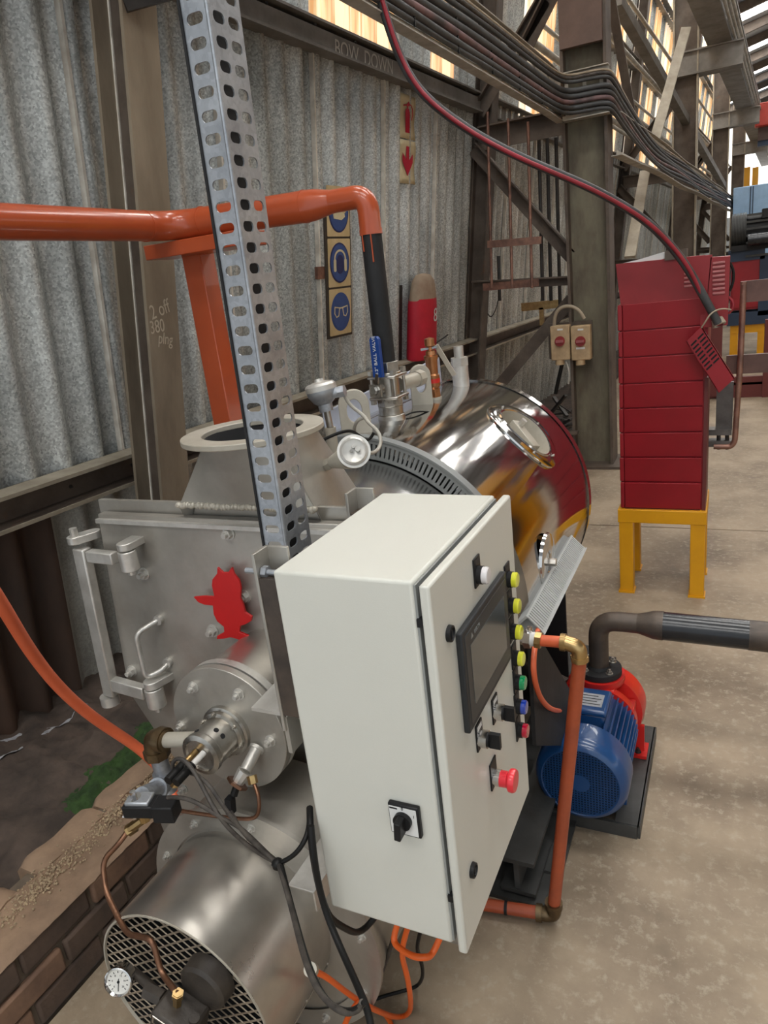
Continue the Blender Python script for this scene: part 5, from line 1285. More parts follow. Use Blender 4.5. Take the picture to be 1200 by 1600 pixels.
# discharge pipe
dp = thing('discharge_pipe', 'black steel pipe rising from the pump flange and running off to the right', 'pipe', (MX, FYP, MZ + 0.14))
fx = MX - 0.005; fz = MZ + 0.142
MB().lathe((fx, FYP, 0), Z, [(fz, 0.0), (fz, 0.074), (fz + 0.020, 0.074), (fz + 0.020, 0.040), (fz + 0.03, 0.034)], 40).build('flange', 'black_matt', dp, angle=40)
for k in range(4):
    a = PI / 4 + k * PI / 2; bolt(dp, V((fx + 0.056 * math.cos(a), FYP + 0.056 * math.sin(a), fz + 0.020)), Z, 0.0095, 'steel')
hz = 0.553
MB().tube(fillet([(fx, FYP, fz + 0.02), (fx, FYP, hz), (fx + 0.135, FYP, hz)], 0.10, 10), 0.0325, 24).build('elbow', 'pipe_burnt', dp, angle=60)
mb = MB(); mb.lathe((fx + 0.125, FYP, hz), X, [(0, 0.0325), (0.012, 0.035), (0.05, 0.046), (0.066, 0.047), (0.08, 0.047)], 32); mb.build('reducer', 'pipe_burnt', dp, angle=60)
MB().cyl((fx + 0.20, FYP, hz), (fx + 0.455, FYP, hz - 0.004), 0.0455, n=36).build('straight', 'pipe_dark', dp)
MB().cyl((fx + 0.45, FYP, hz - 0.004), (fx + 1.6, FYP, hz - 0.02), 0.0465, n=36).build('straight', 'pipe_burnt', dp)

# ---- orange painted drain pipe with brass elbows
od = thing('drain_pipe', 'thin orange pipe with brass elbows dropping from the boiler side to the floor', 'pipe', (-0.39, 1.47, 0))
tp = P(905, 1012, y=1.47); bt = P(866, 1428, y=1.47); tl = P(838, 1000, y=1.47); vl = P(826, 998, y=1.47); lt_ = P(750, 1412, z=0.028)
bt.z = 0.03
MB().cyl(tl, P(884, 1004, y=1.47), 0.0135, n=18).build('upper_run', 'orange_hose', od)
MB().tube(fillet([P(880, 1003, y=1.47), tp + V((0, 0, 0.002)), tp + V((0, 0, -0.030))], 0.02), 0.018, 16).cyl(P(876, 1003, y=1.47), P(884, 1004, y=1.47), 0.0215, n=8).cyl(tp - Z * 0.022, tp - Z * 0.034, 0.021, n=8).build('elbow', 'brass', od, angle=50)
MB().cyl(tp - Z * 0.03, bt + Z * 0.03, 0.0165, n=20).build('drop_leg', 'orange_rust', od)
MB().tube(fillet([bt + Z * 0.04, bt, bt + (lt_ - bt).normalized() * 0.045], 0.02), 0.020, 16).cyl(bt + Z * 0.028, bt + Z * 0.045, 0.0235, n=18).cyl(bt + (lt_ - bt).normalized() * 0.032, bt + (lt_ - bt).normalized() * 0.048, 0.0235, n=18).build('elbow', 'brass_dark', od, angle=50)
MB().cyl(bt + (lt_ - bt).normalized() * 0.04, lt_ + (lt_ - bt) * 1.2, 0.017, n=20).build('floor_run', 'orange_rust', od)
q = bt + (lt_ - bt) * 0.62; MB().cyl(q, q + (lt_ - bt).normalized() * 0.008, 0.019, n=18).build('cable_tie', 'black', od)
MB().cyl(vl + V((-0.035, 0, 0)), tl, 0.016, n=8).cyl(vl + V((-0.01, 0, 0)), vl + V((0.006, 0, 0)), 0.023, n=6).cyl(vl, vl + V((0.004, 0, 0.032)), 0.006, n=8).build('valve', 'chrome', od)
MB().cyl(vl + V((0.006, 0, 0)), vl + V((0.016, 0, 0)), 0.017, n=16).build('tape', 'white', od); MB().cyl(vl + V((0.016, 0, 0)), tl + X * 0.012, 0.020, n=8).build('union', 'brass', od)
cable('motor_cable', [V((-0.435, 1.64, 0.80)), P(834, 1020, x=-0.41), P(834, 1060, x=-0.405), P(846, 1095, x=-0.405), P(864, 1110, x=-0.41), V((MX - 0.075, MY + 0.17, MZ + 0.13)), V((MX - 0.055, MY + 0.20, MZ + 0.125))], 0.007, 'orange_hose', 'orange flexible cable curving from the wiring duct to the motor terminal box', 'cable')

# ---- black shroud plate beside the pump on the boiler flank
MB().add([P(830, 1010, x=-0.425), P(848, 1003, x=-0.425), P(892, 1080, x=-0.425), P(880, 1165, x=-0.425), P(838, 1165, x=-0.425)] + [p + V((-0.01, 0, 0)) for p in [P(830, 1010, x=-0.425), P(848, 1003, x=-0.425), P(892, 1080, x=-0.425), P(880, 1165, x=-0.425), P(838, 1165, x=-0.425)]], [(0, 1, 2, 3, 4), (9, 8, 7, 6, 5)] + [(i, (i + 1) % 5, 5 + (i + 1) % 5, 5 + i) for i in range(5)]).build('flank_plate', 'black_matt', bo)

# ================================================================== cables under the cabinet
cable('supply_cable', [V((-0.50, 0.95, 0.70)), P(575, 1455, y=0.86), P(545, 1452, y=0.80), P(522, 1440, y=0.77), P(508, 1420, y=0.755), P(496, 1375, y=0.75), P(488, 1330, y=0.755), P(485, 1290, y=0.77), P(484, 1262, y=0.80)], 0.0058, 'rubber', 'thick black supply cable looping out of the cabinet floor and up its rear corner', 'cable', 'cables below the cabinet')
cable('supply_cable', px_path((486, 1290, .765), (492, 1350, .745), (504, 1410, .74), (525, 1465, .72), (545, 1510, .69), (565, 1555, .655), (578, 1590, .63), (584, 1640, .60)), 0.0056, 'rubber', 'thick black supply cable dropping straight to the bottom edge of the picture', 'cable', 'cables below the cabinet')
fz_ = lambda px, py: P(px, py, z=0.012)
cable('orange_lead', [V((-0.47, 0.95, 0.70)), P(612, 1458, y=0.90), P(624, 1480, y=0.88), P(645, 1495, y=0.87), P(668, 1495, y=0.87), P(682, 1482, y=0.90), V((-0.40, 0.95, 0.70))], 0.0062, 'orange_cable', 'bright orange lead looping in and out of the cabinet floor', 'cable', 'orange leads below the cabinet')
cable('orange_lead', [V((-0.46, 1.0, 0.70)), P(626, 1470, y=0.95), P(634, 1510, y=0.98), P(642, 1560, y=1.0), fz_(640, 1584), fz_(620, 1590), P(598, 1583, y=0.98), P(570, 1570, y=0.92), P(545, 1553, y=0.89), P(525, 1538, y=0.86), P(508, 1525, y=0.84), P(492, 1518, y=0.82)], 0.0060, 'orange_cable', 'bright orange lead hanging to the floor and turning back to the fan housing', 'cable', 'orange leads below the cabinet')
cable('orange_lead', [fz_(600, 1583), fz_(612, 1600), fz_(625, 1640)], 0.0060, 'orange_cable', 'short bright orange lead on the floor leaving through the bottom edge', 'cable', 'orange leads below the cabinet')
cable('orange_lead', [P(560, 1566, y=0.90), P(545, 1585, y=0.86), P(530, 1625, y=0.8)], 0.0060, 'orange_cable', 'bright orange lead end turning down beside the fan housing', 'cable', 'orange leads below the cabinet')
MB().lathe(P(488, 1516, y=0.82), (P(500, 1520, y=0.86) - P(488, 1516, y=0.82)), [(-0.02, 0), (-0.02, 0.013), (0.0, 0.013), (0.002, 0.010), (0.012, 0.0095)], 18).build('cable_gland', 'cream_steel', bw)
cable('control_lead', [V((-0.44, 1.05, 0.70)), P(652, 1462, y=1.05), P(655, 1490, y=1.08), P(662, 1520, y=1.12), fz_(655, 1538), fz_(640, 1546), fz_(600, 1556), fz_(575, 1566)], 0.0045, 'rubber', 'black control lead hanging behind the orange ones and lying on the floor', 'cable', 'cables below the cabinet')
cable('control_lead', [V((-0.50, 1.02, 0.70)), P(612, 1475, y=1.0), P(598, 1515, y=1.02), P(585, 1545, y=1.02), fz_(575, 1570)], 0.005, 'cable_dusty', 'grey dusty control lead hanging behind the cabinet to the floor', 'cable', 'cables below the cabinet')

# orange air hose at the left
cable('air_hose', [P(-120, 740, y=0.66), P(-60, 850, y=0.72), P(0, 938, y=0.79), P(45, 1015, y=0.88), P(95, 1078, y=0.95), P(150, 1125, y=1.02), P(205, 1160, y=1.08), P(235, 1185, y=1.10), P(262, 1215, y=1.10), P(275, 1250, y=1.08)], 0.0135, 'orange_hose', 'thick orange hose arching down from the left edge to the fan housing', 'hose', n=14)

# ================================================================== RED SWITCH CABINET on yellow stand
sx0, sx1, sy0, sy1, szt = -0.502, -0.095, 3.60, 3.97, 0.465
ys = thing('machine_stand', 'bright yellow steel stand under the tall red cabinet', 'stand', ((sx0 + sx1) / 2, (sy0 + sy1) / 2, 0))
lw = 0.068
for (a, b) in ((sx0, sy0), (sx1 - lw, sy0), (sx0, sy1 - lw), (sx1 - lw, sy1 - lw)):
    MB().box((a, b, 0.008), (a + lw, b + lw, szt - 0.06)).build('leg', 'yellow', ys, bevel=0.004)
    MB().box((a - 0.006, b - 0.006, 0), (a + lw + 0.006, b + lw + 0.006, 0.010)).build('foot', 'yellow', ys)
MB().box((sx0 - 0.005, sy0 - 0.004, szt - 0.07), (sx1 + 0.005, sy0 + 0.06, szt)).build('front_rail', 'yellow', ys, bevel=0.003)
MB().box((sx0 - 0.005, sy1 - 0.06, szt - 0.07), (sx1 + 0.005, sy1 + 0.004, szt)).build('rear_rail', 'yellow', ys, bevel=0.003)
for a in (sx0 - 0.005, sx1 - 0.055): MB().box((a, sy0 + 0.05, szt - 0.07), (a + 0.06, sy1 - 0.05, szt)).build('side_rail', 'yellow', ys, bevel=0.003)
rc = thing('red_cabinet', 'tall dark red welding cabinet of stacked panels on a yellow stand', 'cabinet', ((sx0 + sx1) / 2, 3.8, szt))
cy_ = 3.62
zs = [P(1035, p_, y=cy_).z for p_ in (795, 753, 714, 675, 636, 597, 555, 513, 470)]
rx0, rx1 = P(968, 640, y=cy_).x, P(1103, 700, y=cy_).x
MB().box((rx0 + 0.004, cy_ + 0.008, szt), (rx1 - 0.002, sy1 + 0.1, zs[-1])).build('core', 'red_cab', rc)
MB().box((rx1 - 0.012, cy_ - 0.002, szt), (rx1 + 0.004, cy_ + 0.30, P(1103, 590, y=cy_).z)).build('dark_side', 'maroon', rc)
for k in range(8):
    z_a, z_b = zs[k] + 0.0025, zs[k + 1] - 0.0025
    xa_, xb_ = rx0 + 0.022, rx1 - 0.018
    MB().add([(xa_, cy_ - 0.003, z_a), (xb_, cy_ - 0.003, z_a), (xb_, cy_ + 0.012, z_a), (xa_, cy_ + 0.012, z_a), (xa_, cy_ - 0.016, z_b), (xb_, cy_ - 0.016, z_b), (xb_, cy_ + 0.012, z_b), (xa_, cy_ + 0.012, z_b)], [(3, 2, 1, 0), (4, 5, 6, 7), (0, 1, 5, 4), (1, 2, 6, 5), (2, 3, 7, 6), (3, 0, 4, 7)]).build('panel', 'red_cab', rc, bevel=0.0015)
    MB().box((rx0 - 0.002 * (k % 2), cy_ - 0.006, z_a), (rx0 + 0.019, cy_ + 0.20, z_b)).build('side_strip', 'red_cab', rc, bevel=0.004)
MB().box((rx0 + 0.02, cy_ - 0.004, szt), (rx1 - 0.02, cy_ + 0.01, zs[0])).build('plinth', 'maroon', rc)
tq = [P(*c, y=cy_ - 0.008) for c in ((970, 478), (1106, 465), (1113, 398), (1085, 400), (962, 413))]
MB().prism([(p.x, p.z) for p in tq], (0, cy_ + 0.02, 0), X, Z, 0.03).build('top_panel', 'red_cab_top', rc, bevel=0.001)
tq = [P(*c, y=cy_ - 0.012) for c in ((1100, 512), (1137, 508), (1141, 400), (1110, 402))]
MB().prism([(p.x, p.z) for p in tq], (0, cy_ + 0.10, 0), X, Z, 0.11).build('vent_panel', 'red_cab_top', rc, bevel=0.001)
q0, q1 = P(1098, 512, y=cy_), P(1106, 470, y=cy_); MB().box((q0.x - 0.01, cy_ - 0.008, q0.z - 0.01), (q0.x + 0.01, cy_ + 0.0, q1.z)).build('corner_strip', 'red_cab_top', rc)
for k in range(8):
    p = P(1123, 410 + k * 6.8, y=cy_ - 0.013); MB().box((p.x - 0.025, cy_ - 0.017, p.z - 0.006), (p.x + 0.025, cy_ - 0.011, p.z + 0.004)).build('louvre', 'louvre', rc, bevel=0.002)
for k in range(4):
    p = P(1077, 427 + k * 6.5, y=cy_ - 0.009); MB().box((p.x - 0.022, cy_ - 0.014, p.z - 0.006), (p.x + 0.022, cy_ - 0.008, p.z + 0.004)).build('louvre', 'louvre', rc, bevel=0.002)
p = P(1050, 404, y=cy_ - 0.01)
MB().box((p.x - 0.03, cy_ - 0.02, p.z - 0.005), (p.x + 0.06, cy_ + 0.10, p.z + 0.035)).build('cable_clamp', 'beam_brown', rc)
MB().add([P(974, 411, y=cy_) + V((0, 0, 0)), P(1000, 405, y=cy_), P(1036, 394, y=cy_), P(1052, 398, y=cy_), P(1030, 407, y=cy_)] + [p_ + Y * 0.12 for p_ in (P(974, 411, y=cy_), P(1000, 405, y=cy_), P(1036, 394, y=cy_), P(1052, 398, y=cy_), P(1030, 407, y=cy_))], [(0, 1, 2, 3, 4), (9, 8, 7, 6, 5)] + [(i, (i + 1) % 5, 5 + (i + 1) % 5, 5 + i) for i in range(5)]).build('rag_cover', 'white', rc)
# cable gland ring where the big cable enters
p = P(1122, 503, y=cy_ - 0.03); MB().lathe(p, V((0.35, -0.3, -0.85)), [(-0.015, 0.024), (0.015, 0.030), (0.018, 0.022)], 20).build('gland', 'beam_light', rc)
# loose cover hanging by a wire
lc = thing('vent_cover', 'loose dark red slotted vent cover hanging askew from the red cabinet', 'cover', P(1110, 560, y=3.55))
A, B, C_, D_ = [P(*c, y=3.54) for c in ((1072, 534), (1096, 510), (1148, 588), (1123, 614))]
uu_ = (B - A).normalized(); ll_ = (D_ - A); Lw = (B - A).length; Ll = ll_.length; ll_.normalize(); nn = uu_.cross(ll_).normalized()
if nn.y > 0: nn = -nn
mb = MB(); Mc = axes(A, uu_, ll_, nn)
mb.box((0, 0, -0.002), (Lw, Ll, 0.002), Mc); mb.box((0, 0, -0.03), (0.004, Ll, 0.002), Mc); mb.box((Lw - 0.004, 0, -0.03), (Lw, Ll, 0.002), Mc); mb.build('sheet', 'red_cab', lc)
for r in range(2):
    for k in range(8):
        MB().box((Lw * (0.10 + 0.45 * r), 0.025 + k * 0.0185, 0.001), (Lw * (0.46 + 0.45 * r), 0.033 + k * 0.0185, 0.0035), Mc).build('slot', 'soot_shade', lc)
cable('tie_wire', [P(1096, 512, y=3.54), P(1104, 500, y=3.52), P(1112, 488, y=3.53), P(1128, 482, y=3.56), P(1142, 484, y=3.6)], 0.0035, 'cable_tan', 'tan wire holding the loose slotted cover to the red cabinet', 'wire')
cable('red_wire', [P(1138, 408, y=3.66), P(1146, 420, y=3.66), P(1146, 440, y=3.66), P(1140, 455, y=3.66)], 0.006, 'rubber', 'black wire bulging from the right edge of the red cabinet', 'wire')
cable('red_wire', [P(1138, 464, y=3.66), P(1146, 472, y=3.66), P(1144, 484, y=3.66), P(1138, 490, y=3.66)], 0.006, 'cable_red', 'red wire bulging from the right edge of the red cabinet', 'wire')

# big overhead cable pair from the tray to the cabinet
bp_ = [(584, -40, 2.95), (598, 10, 2.95), (622, 85, 2.98), (655, 143, 3.0), (710, 188, 3.05), (770, 225, 3.1), (840, 258, 3.18), (905, 285, 3.26), (960, 313, 3.33), (1010, 345, 3.40), (1045, 380, 3.46), (1072, 415, 3.50), (1095, 455, 3.54), (1122, 505, 3.57)]
pts = [P(*c[:2], y=c[2]) for c in bp_]
cable('welding_cable', pts, 0.018, 'cable_grey', 'thick black welding cable sagging from the overhead tray to the red cabinet', 'cable', 'overhead welding cables', n=12)
cable('welding_cable', [p_ + V((0.012, -0.014, -0.010)) for p_ in pts[:-2]] + [pts[-2] + V((0.0, -0.01, -0.006))], 0.0085, 'cable_red', 'dark red welding cable sagging beneath the thick black one', 'cable', 'overhead welding cables', n=10)

# copper busbar assembly at the right
bb_ = thing('busbar_frame', 'brown copper busbar and clamp assembly standing beside the red cabinet', 'busbar', P(1125, 700, y=4.05))
yb_ = 3.95
MB().tube(fillet([P(1162, 440, y=yb_), P(1157, 560, y=yb_), P(1148, 690, y=yb_), P(1142, 698, y=yb_), P(1115, 698, y=yb_)], 0.03), 0.014, 12).build('copper_rod', 'copper_bus', bb_, angle=60)
def pbox(x0, y0, x1, y1, yd, th, m, nm, par, bev=0.0):
    a, b = P(x0, y0, y=yd), P(x1, y1, y=yd); return MB().box((a.x, yd, a.z), (b.x, yd + th, b.z)).build(nm, m, par, bevel=bev)
pbox(1157, 440, 1240, 466, yb_ + 0.01, 0.02, 'bus_plate', 'upper_bar', bb_); pbox(1135, 556, 1240, 580, yb_ + 0.03, 0.02, 'bus_plate', 'lower_bar', bb_)
pbox(1120, 598, 1144, 672, yb_ + 0.02, 0.03, 'bus_grey', 'riser_bar', bb_)
pbox(1103, 672, 1143, 680, yb_, 0.08, 'bus_grey', 'clamp_plate', bb_); pbox(1103, 690, 1143, 698, yb_, 0.08, 'bus_grey', 'clamp_plate', bb_)
for px_ in (1123, 1136): MB().cyl(P(px_, 668, y=yb_ + .03), P(px_, 702, y=yb_ + .03), 0.010, n=8).build('clamp_bolt', 'iron', bb_)
for py_ in (444, 460): bolt(bb_, P(1160, py_, y=yb_), -Y, 0.008, 'copper_bus')
# maroon floor frame behind
mf = thing('floor_frame', 'maroon steel frame standing on the floor behind the busbar', 'frame', P(1170, 616, y=9.0))
yf = 9.0
pbox(1108, 600, 1240, 618, yf, 0.06, 'maroon', 'bottom_rail', mf); pbox(1135, 590, 1240, 598, yf, 0.06, 'maroon', 'middle_rail', mf); pbox(1196, 500, 1216, 620, yf - 0.03, 0.12, 'maroon', 'post', mf); pbox(1108, 508, 1126, 619, yf - 0.03, 0.12, 'maroon', 'post', mf)


# second red machine with its yellow stand and black motor on top
m2 = thing('red_machine', 'far red welding cabinet in a dark blue frame', 'cabinet', P(1170, 500, y=12.5)); ym_ = 12.5
pbox(1143, 404, 1187, 482, ym_, 0.5, 'red_cab', 'body', m2)
for k in range(5): pbox(1144, 408 + k * 15, 1187, 419 + k * 15, ym_ - 0.02, 0.03, 'red_cab', 'panel', m2, 0.003)
pbox(1138, 392, 1195, 404, ym_ - 0.04, 0.6, 'blue_dark', 'top_rail', m2); pbox(1136, 490, 1240, 502, ym_ - 0.04, 0.6, 'blue_dark', 'bottom_rail', m2); pbox(1188, 398, 1200, 492, ym_ - 0.04, 0.6, 'blue_dark', 'post', m2); pbox(1196, 400, 1250, 540, ym_ + 0.1, 0.3, 'red_cab', 'body', m2)
y2 = thing('machine_stand', 'bright yellow steel stand under the far red cabinet', 'stand', P(1168, 555, y=12.5))
pbox(1141, 508, 1194, 518, ym_, 0.08, 'yellow', 'rail', y2); pbox(1141, 512, 1152, 555, ym_ + 0.01, 0.06, 'yellow', 'leg', y2); pbox(1184, 512, 1194, 555, ym_ + 0.01, 0.06, 'yellow', 'leg', y2); pbox(1188, 508, 1196, 545, ym_ + 0.5, 0.08, 'yellow', 'leg', y2)
z_l = P(1150, 556, y=ym_).z
for a, dy in ((1146, 0), (1189, 0)): 
    c_ = P(a, 556, y=ym_); MB().box((c_.x - 0.06, ym_, 0), (c_.x + 0.06, ym_ + 0.09, max(c_.z, 0) + 0.03)).build('foot', 'yellow', y2)
mt = thing('black_motor', 'large black ribbed motor lying on top of the far red cabinet', 'motor', P(1170, 392, y=12.65))
a = P(1165, 360, y=12.65); rr = abs(P(1165, 332, y=12.65).z - a.z)
x_a, x_b = P(1143, 360, y=12.65).x, P(1166, 360, y=12.65).x
MB().cyl((x_a, 12.65, a.z), (x_b, 12.65, a.z), rr * 0.9, n=32).build('fan_end', 'black_matt', mt)
for k in range(10):
    x_ = x_a + (x_b - x_a) * (k + 0.5) / 10; MB().cyl((x_ - 0.006, 12.65, a.z), (x_ + 0.006, 12.65, a.z), rr, n=32).build('rib', 'skid', mt)
MB().cyl((x_b, 12.65, a.z), (x_b + 1.6, 12.65, a.z), rr * 0.8, n=32).build('stator', 'black_matt', mt)
for k in range(7):
    zf = a.z + rr * 0.75 - k * 0.095; MB().box((x_b, 12.65 - rr * 0.86, zf), (x_b + 0.38, 12.65 - rr * 0.5, zf + 0.03)).build('rib', 'skid', mt)
MB().box((x_b + 0.2, 12.4, a.z + rr * 0.55), (x_b + 0.42, 12.8, a.z + rr * 1.05)).build('terminal_box', 'black_matt', mt)
MB().box((x_a, 12.4, a.z - rr * 1.12), (x_b + 1.6, 12.9, a.z - rr * 0.8)).build('base', 'black_matt', mt)
mb = MB(); mb.cyl((x_b + 0.02, 12.3, a.z - rr * 0.55), (x_b + 1.6, 12.3, a.z - rr * 0.55), 0.085, n=16); mb.build('shaft_tube', 'pipe_dark', mt)
bm_ = thing('blue_machine', 'pale blue machine housing far down the workshop', 'machine', P(1180, 330, y=18))
p0, p1 = P(1146, 294, y=18), P(1230, 360, y=18); MB().box((p0.x, 18, 0.0), (p1.x + 1, 19, p0.z)).build('housing', 'blue_machine', bm_, bevel=0.02)
for px_ in (1172, 1176): 
    q = P(px_, 320, y=17.99); MB().box((q.x - 0.01, 17.985, 0.3), (q.x + 0.01, 18.0, p0.z - 0.02)).build('panel_joint', 'blue_dark', bm_)
# yellow posts and red crane hoist far away
for k, px_ in enumerate((1167, 1180)):
    p0, p1 = P(px_ - 4, 262, y=20.5), P(px_ + 4, 300, y=20.5)
    o = MB().box((p0.x, 20.5, 0), (p1.x, 20.65, p0.z)).box((p0.x - 0.03, 20.47, 0), (p1.x + 0.03, 20.68, 0.03)).build('yellow_post', 'yellow', None); tag(o, ['yellow steel post left of the far window glare', 'yellow steel post right beside its twin above the blue machine'][k], 'post', 'far yellow posts')
cr = thing('overhead_crane', 'red overhead crane girder with its hoist under the far roof', 'crane', P(1185, 190, y=20))
p0, p1 = P(1158, 178, y=20), P(1300, 200, y=20); MB().box((bx(20) + 0.2, 20, p1.z), (p0.x + 9, 20.35, p0.z)).build('girder', 'brown_box', cr)
p0, p1 = P(1181, 163, y=19.8), P(1230, 190, y=19.8); MB().box((p0.x, 19.7, p1.z), (p0.x + 1.0, 20.0, p0.z)).build('hoist', 'red_crane', cr, bevel=0.02)
p0 = P(1166, 210, y=20.1); p0.x = bx(20) + 0.2; MB().box((p0.x, 20.05, p0.z - 0.3), (p0.x + 0.3, 20.3, p0.z + 0.2)).build('end_carriage', 'blue_dark', cr)

# ================================================================== CABLE TRAY
ct = thing('cable_tray', 'galvanised cable tray carried along the columns on edge', 'cable tray', (-1.25, 4.5, 2.68))
def tpath(z, off):
    """route of the tray: along the wall side, across the column face, on down the shop"""
    a = [V((-1.36 + 0.035 * 0 + off, 0.6, z)), V((-1.29 + off, 2.7, z)), V((-1.235 + off, 4.7, z)), V((-1.215 + off, 5.55, z))]
    b = [V((-1.10, 5.98 - off, z - 0.005)), V((-0.92, 5.99 - off, z - 0.01)), V((-0.83 + off, 6.04, z - 0.02))]
    return a, b
zlo, zhi = 2.69, 3.0
def strip(pts, h, m, nm, par, lipw=0.03):
    mb = MB()
    for p, q in zip(pts[:-1], pts[1:]):
        mb.beam(p, q, lipw, 0.006); mb.beam(p + Z * (h / 2), q + Z * (h / 2), 0.005, h)
    return mb.build(nm, m, par)
for z, dh in ((zlo, 0.035), (zhi, -0.035)):
    a, b = tpath(z, 0.0)
    strip([a[0], a[1], a[2], a[3], V((-1.215, 6.03, z))], dh, 'tray', 'tray_rail', ct, 0.06)
    strip([V((-1.20, 6.03, z)), V((-0.86, 6.03, z))], dh, 'tray', 'tray_rail', ct, 0.10)
for k in range(14):
    y_ = 0.8 + k * 0.38; x_ = -1.36 + 0.027 * (y_ - 0.6) - 0.02
    MB().box((x_, y_, zlo), (x_ + 0.012, y_ + 0.025, zhi)).build('rung', 'tray', ct)
for x_ in (-1.18, -1.05, -0.93): MB().box((x_, 6.04, zlo), (x_ + 0.025, 6.05, zhi)).build('rung', 'tray', ct)
names = ['lowest thin grey', 'second lowest thick black', 'pink-marked thick black', 'third highest of the thick black', 'highest of the thick black', 'lower thin dark', 'upper thin dark', 'tan thin']
for i, (dz, r, m_) in enumerate(((0.035, 0.013, 'cable_grey'), (0.068, 0.017, 'cable_grey'), (0.105, 0.017, 'cable_pink'), (0.142, 0.018, 'cable_grey'), (0.180, 0.019, 'cable_grey'), (0.236, 0.013, 'cable_grey'), (0.262, 0.012, 'cable_dusty'), (0.282, 0.008, 'cable_tan'))):
    a, b = tpath(zlo + dz, 0.02)
    wob = lambda p, s: p + V((random.uniform(-.006, .006), 0, random.uniform(-.012, .012)))
    a2 = [a[0]] + [wob(a[1].lerp(a[2], t) if t >= 0 else a[0].lerp(a[1], 1 + t), i) for t in (-0.66, -0.33, 0.0, 0.25, 0.5, 0.75)] + [a[3]]
    pts = a2 + [V((-1.16, 5.93, zlo + dz + 0.0)), V((-1.05, 5.975, zlo + dz)), V((-0.93, 5.985, zlo + dz)), V((-0.845, 6.03, zlo + dz - 0.01)), V((-0.82, 6.2, zlo + dz - 0.08))]
    # on down the shop, sagging between supports
    for k in range(1, 12):
        y_ = 6.4 + k * 1.2; x_ = -0.83 + 0.057 * (y_ - 6.2) + 0.02; zz = 2.45 + dz * 0.8 + 0.018 * math.sin(k * 2.1 + i * 1.3) - 0.010 * k
        pts.append(V((x_, y_, zz)))
    cable('tray_cable', pts, r, m_, f'{names[i]} cable laid in the overhead tray', 'cable', 'cables in the overhead tray', n=8, k=5)
c2 = thing('cable_tray', 'far cable tray run leaving the column and falling away down the shop', 'cable tray', (-0.8, 9, 2.4))
for z, dh in ((2.43, 0.035), (2.72, -0.035)):
    pts = [V((-0.84 + 0.057 * (y_ - 6.2), y_, z + 0.012 * math.sin(y_ * 1.7) - 0.010 * (y_ - 6.2) / 1.2)) for y_ in [6.2 + 0.8 * k for k in range(18)]]
    strip(pts, dh, 'tray', 'tray_rail', c2, 0.08)
# cable clips
for k in range(9):
    y_ = 1.7 + k * 0.52; x_ = -1.36 + 0.027 * (y_ - 0.6) + 0.035
    o = MB().box((x_, y_ - 0.006, zlo + 0.02), (x_ + 0.008, y_ + 0.006, zlo + 0.20)).build('cable_clip', 'rubber', ct)

# rusty rods and small rails hanging between wall and column
rods = [(765, 175, 450, 5.9), (797, 185, 450, 5.9), (828, 190, 450, 5.9), (845, 210, 470, 6.5), (858, 215, 470, 6.6), (872, 215, 480, 6.6), (780, 400, 470, 6.55)]
rl = ['closest to the wall post', 'second from the wall post', 'third from the wall post', 'fourth from the wall post', 'fifth from the wall post', 'sixth, next to the big column', 'low behind the small rail']
for i, (px_, t_, b_y, yd) in enumerate(rods):
    dx = (b_y - t_) * 0.012
    cable('hanging_rod', [P(px_ - dx, t_, y=yd), P(px_, (t_ + b_y) / 2, y=yd), P(px_ + dx, b_y, y=yd)], 0.012 if i < 3 else 0.016, 'copper_bus' if i < 3 else 'iron', f'rusty vertical rod in the braced bay, {rl[i]}', 'rod', 'rusty rods in the braced bay')
for (xa, ya, xb, yb2, nm, lab) in ((762, 382, 846, 375, 'rusty_rail', 'short rusty angle rail fixed across the hanging rods'),):
    o = MB().beam(P(xa, ya, y=5.88), P(xb, yb2, y=5.88), 0.02, 0.055).build(nm, 'copper_bus'); tag(o, lab, 'rail')
o = MB().beam(P(755, 449, y=6.1), P(842, 441, y=6.1), 0.02, 0.06).build('rusty_rail', 'copper_bus'); tag(o, 'lower rusty angle rail bolted over the horizontal strut', 'rail')
yt = thing('yellow_bracket', 'small dull yellow T-shaped bracket behind the braces', 'bracket', P(845, 500, y=6.6))
pbox(814, 474, 874, 481, 6.6, 0.03, 'brass', 'bar', yt); pbox(842, 481, 850, 508, 6.6, 0.03, 'brass', 'stem', yt)
# thin wire hooks
cable('wire_hook', [P(762, 490, y=6.3), P(768, 497, y=6.3), P(776, 480, y=6.3), P(778, 470, y=6.3)], 0.005, 'iron', 'bent wire hook hanging beside the wall post', 'hook')
o = cable('wall_stick', [W(*PW(676, 540, .05), .05), W(*PW(700, 523, .1), .1)], 0.006, 'iron', 'thin dark stick leaning out of the wall beside the red cover', 'stick', smooth=False)
# debris heap behind the column
mb = MB()
for k in range(46):
    p = V((random.uniform(-1.95, -1.35), random.uniform(6.3, 7.6), random.uniform(0.02, 0.30)))
    d = V((random.gauss(0, 1), random.gauss(0, 1), random.gauss(0, 0.35))).normalized(); mb.beam(p - d * random.uniform(.1, .3), p + d * random.uniform(.1, .3), random.uniform(.02, .06), random.uniform(.01, .03))
o = mb.build('scrap_heap', 'iron', None, kind='stuff'); tag(o, 'heap of dark scrap bars on the ground behind the big column', 'scrap heap')

